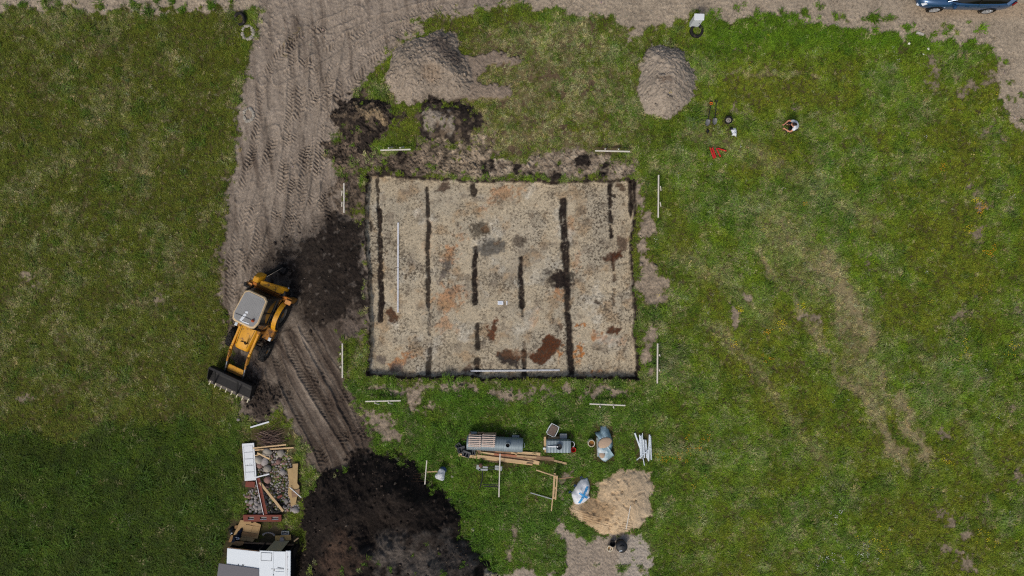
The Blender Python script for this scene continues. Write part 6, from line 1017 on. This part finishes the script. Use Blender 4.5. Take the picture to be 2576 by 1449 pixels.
poly = [(505, 430), (560, 400), (660, 385), (770, 385), (810, 480), (806, 620), (795, 700), (830, 800), (880, 860), (800, 900), (720, 895), (600, 925), (500, 920), (425, 880), (408, 750), (500, 690), (520, 640), (520, 560)]
def inside(x, y, p): r = False; n_ = len(p); return sum(((p[i][1] > y) != (p[(i + 1) % n_][1] > y)) and (x < (p[(i + 1) % n_][0] - p[i][0]) * (y - p[i][1]) / (p[(i + 1) % n_][1] - p[i][1]) + p[i][0]) for i in range(n_)) % 2 == 1
cnt = 0; placed = []
for k in range(6000):
    if cnt >= 285: break
    x_, y_ = random.uniform(405, 885), random.uniform(385, 925)
    if not inside(x_, y_, poly): continue
    low_ = y_ > 760 and x_ < 620; r = random.uniform(12, 17) if low_ else random.uniform(7, 13)
    if any((x_ - q[0]) ** 2 + (y_ - q[1]) ** 2 < (r + q[2]) ** 2 * .62 for q in placed): continue
    if any((x_ - q[0]) ** 2 + (y_ - q[1]) ** 2 < (q[2] * .8) ** 2 for q in big): continue
    placed.append((x_, y_, r)); cnt += 1; mt_ = STONER if random.random() < .22 else STONE; zn = 'near the torn fibreboard' if x_ > 740 else 'around the black tyre' if y_ > 780 and x_ > 620 else 'between the gutter and the red board' if y_ > 780 and x_ > 530 else 'at the lower left rim of the rubble' if y_ > 690 and x_ < 530 else 'beside the slanting bright plank' if y_ > 660 else 'below the two pale top boulders' if y_ < 520 else 'in the middle of the rubble'
    stone(*ZD(x_, y_), r * .29596 * S, mt_, 'fieldstone', lab='fist sized %s fieldstone %s' % ('reddish' if mt_ is STONER else 'grey', zn), group='fist sized fieldstones', zo=.5)
print('small stones', cnt)
for a, b, w, h, z, mt, lb, ct in [((510, 600), (635, 569), .06, .03, .24, WHITE, 'white stick lying across the stones beside the door', 'stick'), ((555, 640), (752, 884), .12, .04, .24, WOOD, 'bright plank slanting over the lower stones', 'plank'), ((806, 682), (904, 768), .035, .03, .22, WHITE, 'thin white stick on the torn fibreboard', 'stick'), ((700, 772), (740, 752), .10, .06, .16, BRICK, 'red brick lying among the stones', 'brick')]: stick(ct, ZD(*a), ZD(*b), w, h, z, mt, lb, ct)
t = thing('gutter', *ZD(563, 765), 'dark red gutter with a white edge lying over the stones', 'gutter', zt=.2); (ax, ay), (bx, by) = P(*ZD(528, 612), .2), P(*ZD(594, 920), .2); t.rotation_euler[2] = math.atan2(by - ay, bx - ax); L = math.hypot(ax - bx, ay - by); t.location = ((ax + bx) / 2, (ay + by) / 2, t.location.z + .22)
MB().loft([[(x, y, z) for y, z in ((-.09, .08), (-.075, .02), (0, 0), (.075, .02), (.09, .08), (.08, .08), (.068, .03), (0, .012), (-.068, .03), (-.08, .08))] for x in (-L / 2, L / 2)]).build('channel', BRICK, t); MB().box((0, -.10, .075), (L, .022, .02)).build('white_edge', WHITE, t); MB().box((.02, .10, .075), (L * .95, .02, .016)).build('dark_edge', STEEL, t)
for poly_, z, nm in [([(775, 537), (820, 526), (826, 660), (806, 700), (858, 770), (846, 838), (806, 853), (800, 800), (780, 740), (790, 650)], .12, 'torn tan fibreboard sheet with a jagged lower end beside the stones'), ([(822, 492), (868, 487), (862, 655), (880, 680), (870, 720), (830, 730), (812, 700), (828, 655)], .17, 'narrow tan fibreboard sheet overlapping the torn one')]:
    q = thing('fibreboard', *ZD(820, 660), nm, 'fibreboard', group='fibreboard sheets'); MB().prism([to_local(q, *ZD(*p), .1) for p in poly_], z, z + .02).build('sheet', TANWOOD, q)
q = thing('brown_scrap', *ZD(850, 735), 'brown plywood scrap on the fibreboard', 'scrap'); MB().prism([to_local(q, *ZD(*p), .1) for p in [(815, 720), (885, 700), (880, 760), (820, 775)]], .205, .225).build('sheet', WOOD2, q)
# red frame with three openings
t = thing('pigeonhole_board', *ZD(563, 952), 'red brown wooden board with three square openings', 'board', rz=-.02); 
def lz(x_, y_): return to_local(t, *ZD(x_, y_), .15)
for x0, x1, y0, y1 in [(400, 725, 925, 942), (405, 725, 968, 982), (400, 442, 942, 968), (492, 545, 942, 968), (600, 642, 942, 968), (700, 727, 942, 968)]: MB().prism([lz(x0, y0), lz(x1, y0), lz(x1, y1), lz(x0, y1)], .10, .22).build('rail', BRICK, t, bevel=.006)
for x0, x1 in [(442, 492), (545, 600), (642, 700)]: MB().prism([lz(x0, 942), lz(x1, 942), lz(x1, 968), lz(x0, 968)], .11, .125).build('pane', pmat('grey_pane', (128, 126, 118), .5), t); MB().prism([lz(x0, 964), lz(x1, 964), lz(x1, 968), lz(x0, 968)], .13, .19).build('sill', WHITE, t)
# cardboard
CARD = pmat('cardboard', (176, 146, 104), .9, var=.08, scale=5, spec=.1); CARD2 = pmat('cardboard_dark', (142, 112, 78), .9, var=.1, spec=.1)
for poly_, z, mt, lb in [([(520, 40), (770, 75), (800, 120), (880, 90), (1030, 160), (945, 510), (900, 505), (560, 470), (345, 410)], .10, CARD, 'largest flattened cardboard sheet below the red board with openings'), ([(570, 335), (925, 390), (900, 470), (560, 425)], .135, CARD2, 'darker cardboard strip across the middle of the largest sheet'), ([(530, 470), (685, 485), (660, 565), (470, 540)], .13, CARD, 'small cardboard flap below the dark strip, left of two'), ([(690, 485), (870, 510), (830, 590), (665, 565)], .13, CARD, 'small cardboard flap below the dark strip, right of two'), ([(650, 155), (835, 190), (775, 355), (610, 330)], .125, CARD, 'square cardboard panel in the middle of the largest sheet'), ([(840, 190), (985, 215), (945, 390), (785, 360)], .125, CARD, 'square cardboard panel at the right of the largest sheet'), ([(290, 415), (345, 420), (300, 590), (220, 590)], .08, CARD2, 'brown cardboard edge left of the dark jacket'), ([(330, 655), (390, 570), (620, 580), (580, 660), (470, 690)], .55, CARD2, 'rounded brown board leaning at the shed opening'), ([(380, 180), (460, 170), (430, 260), (375, 250)], .09, CARD2, 'brown cardboard corner beside the black bag')]:
    q = thing('cardboard', *ZE(sum(p[0] for p in poly_) / len(poly_), sum(p[1] for p in poly_) / len(poly_)), lb, 'cardboard', group='flattened cardboard'); MB().prism([to_local(q, *ZE(*p), z) for p in poly_], z, z + .012).build('sheet', mt, q)
NAVY = pmat('navy_cloth', (26, 32, 46), .9, var=.25, scale=10, spec=.1)
t = thing('jacket', *ZE(460, 400), 'dark navy jacket with white print thrown on the cardboard', 'jacket'); lumpy_sheet('cloth', [ZE(*q) for q in [(545, 225), (590, 215), (598, 290), (565, 360), (560, 440), (510, 510), (430, 560), (350, 590), (310, 575), (345, 500), (370, 430), (450, 390), (470, 310), (530, 290)]], .12, .13, NAVY, 97, .06, fold=.12, parent=t)
PRN = pmat('white_print', (206, 212, 222), .8); 
for a, b in [((415, 470), (440, 455)), ((430, 455), (452, 490)), ((440, 495), (470, 470)), ((455, 520), (490, 490)), ((470, 470), (495, 478)), ((480, 520), (505, 485)), ((430, 515), (455, 522))]: p0, p1 = to_local(t, *ZE(*a), .25), to_local(t, *ZE(*b), .25); MB().bar((*p0, .30), (*p1, .30), .02, .012).build('print_stroke', PRN, t)
t = thing('bag', *ZE(315, 295), 'black bag with white print left of the cardboard', 'bag'); lumpy_sheet('cloth', [ZE(*q) for q in [(260, 240), (320, 200), (370, 220), (385, 290), (350, 345), (330, 385), (285, 385), (262, 320)]], .04, .16, BLACKP, 98, .05, fold=.12, parent=t); p0 = to_local(t, *ZE(305, 355), .12); MB().box((p0[0], p0[1], .19), (.10, .07, .02), .3).build('print_stroke', PRN, t)
# low shed
HS = .95
t = thing('shed', *ZE(990, 1250), 'low shed with white sheet roof and black open front', 'shed', z=.0)
def ls(x_, y_, zt=HS): return to_local(t, *ZE(x_, y_), zt)
DARKW = pmat('tarred_wall', (24, 22, 22), .9, var=.3, scale=6)
fl_, fr, bl_, br = ls(215, 760), ls(1760, 830), ls(150, 2600), ls(1740, 2600)
for a, b, nm in ((fl_, bl_, 'side_wall'), (fr, br, 'side_wall'), (bl_, br, 'rear_wall')): MB().bar((*a, HS / 2 - .05), (*b, HS / 2 - .05), .05, HS - .05).build(nm, DARKW, t)
MB().prism([fl_, fr, br, bl_], .0, .04).build('floor', DARKW, t); MB().bar((fl_[0], fl_[1], .06), (fr[0], fr[1], .06), .05, .12).build('threshold', WOOD2, t)
for k in range(3): x0 = fl_[0] + (fr[0] - fl_[0]) * k / 2; MB().bar((x0 + (.03 if k == 0 else -.03 if k == 2 else 0), fl_[1] + (fr[1] - fl_[1]) * k / 2, .0), (x0 + (.03 if k == 0 else -.03 if k == 2 else 0), fl_[1] + (fr[1] - fl_[1]) * k / 2, HS - .04), .06, .06).build('post', DARKW, t)
RW = pmat('roof_white', (226, 234, 238), .5, var=.03, scale=3, dirt=((196, 202, 204), .70, 4))
roof = MB().prism([ls(190, 745), ls(1003, 835), ls(1003, 2650), ls(120, 2650)], HS, HS + .03).build('roof_sheet', RW, t, bevel=.004)
MB().prism([ls(1003, 802), ls(1352, 815), ls(1320, 2650), ls(1003, 2650)], HS + .015, HS + .045).build('roof_sheet', RW, t, bevel=.004); MB().prism([ls(1355, 822), ls(1652, 828), ls(1640, 2650), ls(1325, 2650)], HS + .01, HS + .04).build('roof_sheet', RW, t, bevel=.004)
hp = MB().prism([ls(1045, 850), ls(1310, 862), ls(1300, 1058), ls(1042, 1045)], HS + .045, HS + .055).build('hatch', RW, roof)
for a, b in (((1045, 850), (1310, 862)), ((1310, 862), (1300, 1058)), ((1300, 1058), (1042, 1045)), ((1042, 1045), (1045, 850))): MB().bar((*ls(*a), HS + .056), (*ls(*b), HS + .056), .014, .014).build('hatch_rim', pmat('rim_dark', (96, 100, 102), .6), roof)
fla = MB().prism([ls(1662, 797), ls(1715, 797), ls(1705, 2650), ls(1640, 2650)], HS + .045, HS + .085).build('flashing', WHITE, t, bevel=.01); MB().prism([ls(1718, 797), ls(1788, 797), ls(1768, 2650), ls(1708, 2650)], HS + .02, HS + .10).build('flashing', RW, t, bevel=.02)
for yy in (955, 1265): p0 = ls(1715, yy); MB().lathe([(.018, HS + .10), (.015, HS + .112), (.001, HS + .113)], 10, Matrix.Translation((p0[0], p0[1], 0))).build('bolt', STEEL, fla)
for x_, y_ in ((470, 1160), (572, 1165), (600, 1168), (1313, 1258), (1368, 1300), (1350, 1408), (1368, 1270)): p0 = ls(x_, y_); MB().box((p0[0], p0[1], HS + .052), (.03, .03 + .02 * (y_ % 3), .008)).build('roof_mark', STEEL, roof)
MB().bar((*ls(195, 735), HS - .012), (*ls(1000, 832), HS - .012), .03, .05).build('fascia', WOOD2, t)
for k, (x0, y0, x1, y1) in enumerate([(1450, 1225, 1610, 1255), (1400, 1268, 1600, 1275), (1400, 1335, 1600, 1335)]): MB().bar((*ls(x0, y0), HS + .05), (*ls(x1, y1), HS + .05), .035, .02).build('bent_strip', WHITE if k else CONC, t)
q = thing('grey_sheet', *ZE(480, 1320), 'flat grey sheet lying over the left part of the shed roof', 'sheet', z=HS + .05, zt=HS); MB().prism([to_local(q, *ZE(*p), HS) for p in [(-10, 1112), (985, 1252), (985, 1900), (-120, 1900)]], 0, .025).build('panel', pmat('grey_sheeting', (108, 107, 111), .7, var=.03), q, bevel=.004)
q = thing('tan_panel', *ZE(1460, 690), 'tan board leaning against the open front of the shed', 'panel', z=0); a_, b_, c_, d_ = (to_local(q, *ZE(*p), z) for p, z in (((1150, 805), .9), ((1540, 815), .9), ((1745, 560), .15), ((1375, 560), .15)))
MB().loft([[(*a_, .90), (*b_, .90), (*c_, .15), (*d_, .15)], [(*a_, .92), (*b_, .92), (*c_, .17), (*d_, .17)]]).build('sheet', pmat('tan_sheet', (170, 158, 124), .8, var=.06), q)
q = thing('yellow_panel', *ZE(1580, 495), 'yellowish board held down by a stone before the shed', 'panel'); MB().prism([to_local(q, *ZE(*p), .12) for p in [(1378, 440), (1775, 415), (1785, 550), (1385, 565)]], .10, .13).build('sheet', pmat('yellow_board', (178, 148, 92), .8, var=.1), q); stone(*ZE(1582, 510), .12, STONE, name='weight_stone', lab='round grey stone weighing down the yellowish board', z=gz(*ZE(1582, 510)) + .14)
q = thing('storage_tray', *ZE(1650, 355), 'small pale grey tray behind the yellowish board', 'tray'); MB().box((0, 0, .02), (.34, .16, .03)).build('floor', CONC, q)
for s in (-1, 1): MB().box((s * .17, 0, .06), (.015, .16, .10)).build('side', CONC, q); MB().box((0, s * .08, .06), (.34, .015, .10)).build('side', CONC, q)
MB().tube([(-.12, 0, .10), (.0, .03, .13), (.13, -.01, .10)], .02, 6).build('coil', STEEL, q)
for a, b, w, h, z, mt, lb in [((1850, 585), (1965, 495), .06, .05, .35, WOOD, 'bright batten leaning at the right corner of the shed'), ((1815, 800), (1830, 1000), .08, .05, .40, CARD2, 'short brown board along the right side of the shed')]: stick('batten', ZE(*a), ZE(*b), w, h, z, mt, lb, 'batten', zt=.4)
q = thing('dark_panel', *ZE(1880, 780), 'dark board leaning at the right corner of the shed', 'panel', z=0); MB().loft([[(*to_local(q, *ZE(1842, 800), .85), .85), (*to_local(q, *ZE(1860, 1000), .85), .85), (*to_local(q, *ZE(2010, 700), .1), .1), (*to_local(q, *ZE(1985, 560), .1), .1)], [(*to_local(q, *ZE(1842, 800), .85), .88), (*to_local(q, *ZE(1860, 1000), .85), .88), (*to_local(q, *ZE(2010, 700), .1), .13), (*to_local(q, *ZE(1985, 560), .1), .13)]]).build('sheet', pmat('dark_ply', (48, 40, 34), .8, var=.2), q)
for k in range(9): a = math.pi * (.15 + .75 * k / 9); stone(*ZE(1220 + 160 * math.cos(a), 470 - 110 * math.sin(a)), .05, STONE, 'edging_stone', lab='%s small stone from the right in the arc of stones before the shed' % ['first', 'second', 'third', 'fourth', 'fifth', 'sixth', 'seventh', 'eighth', 'ninth'][k], group='arc of small stones before the shed')
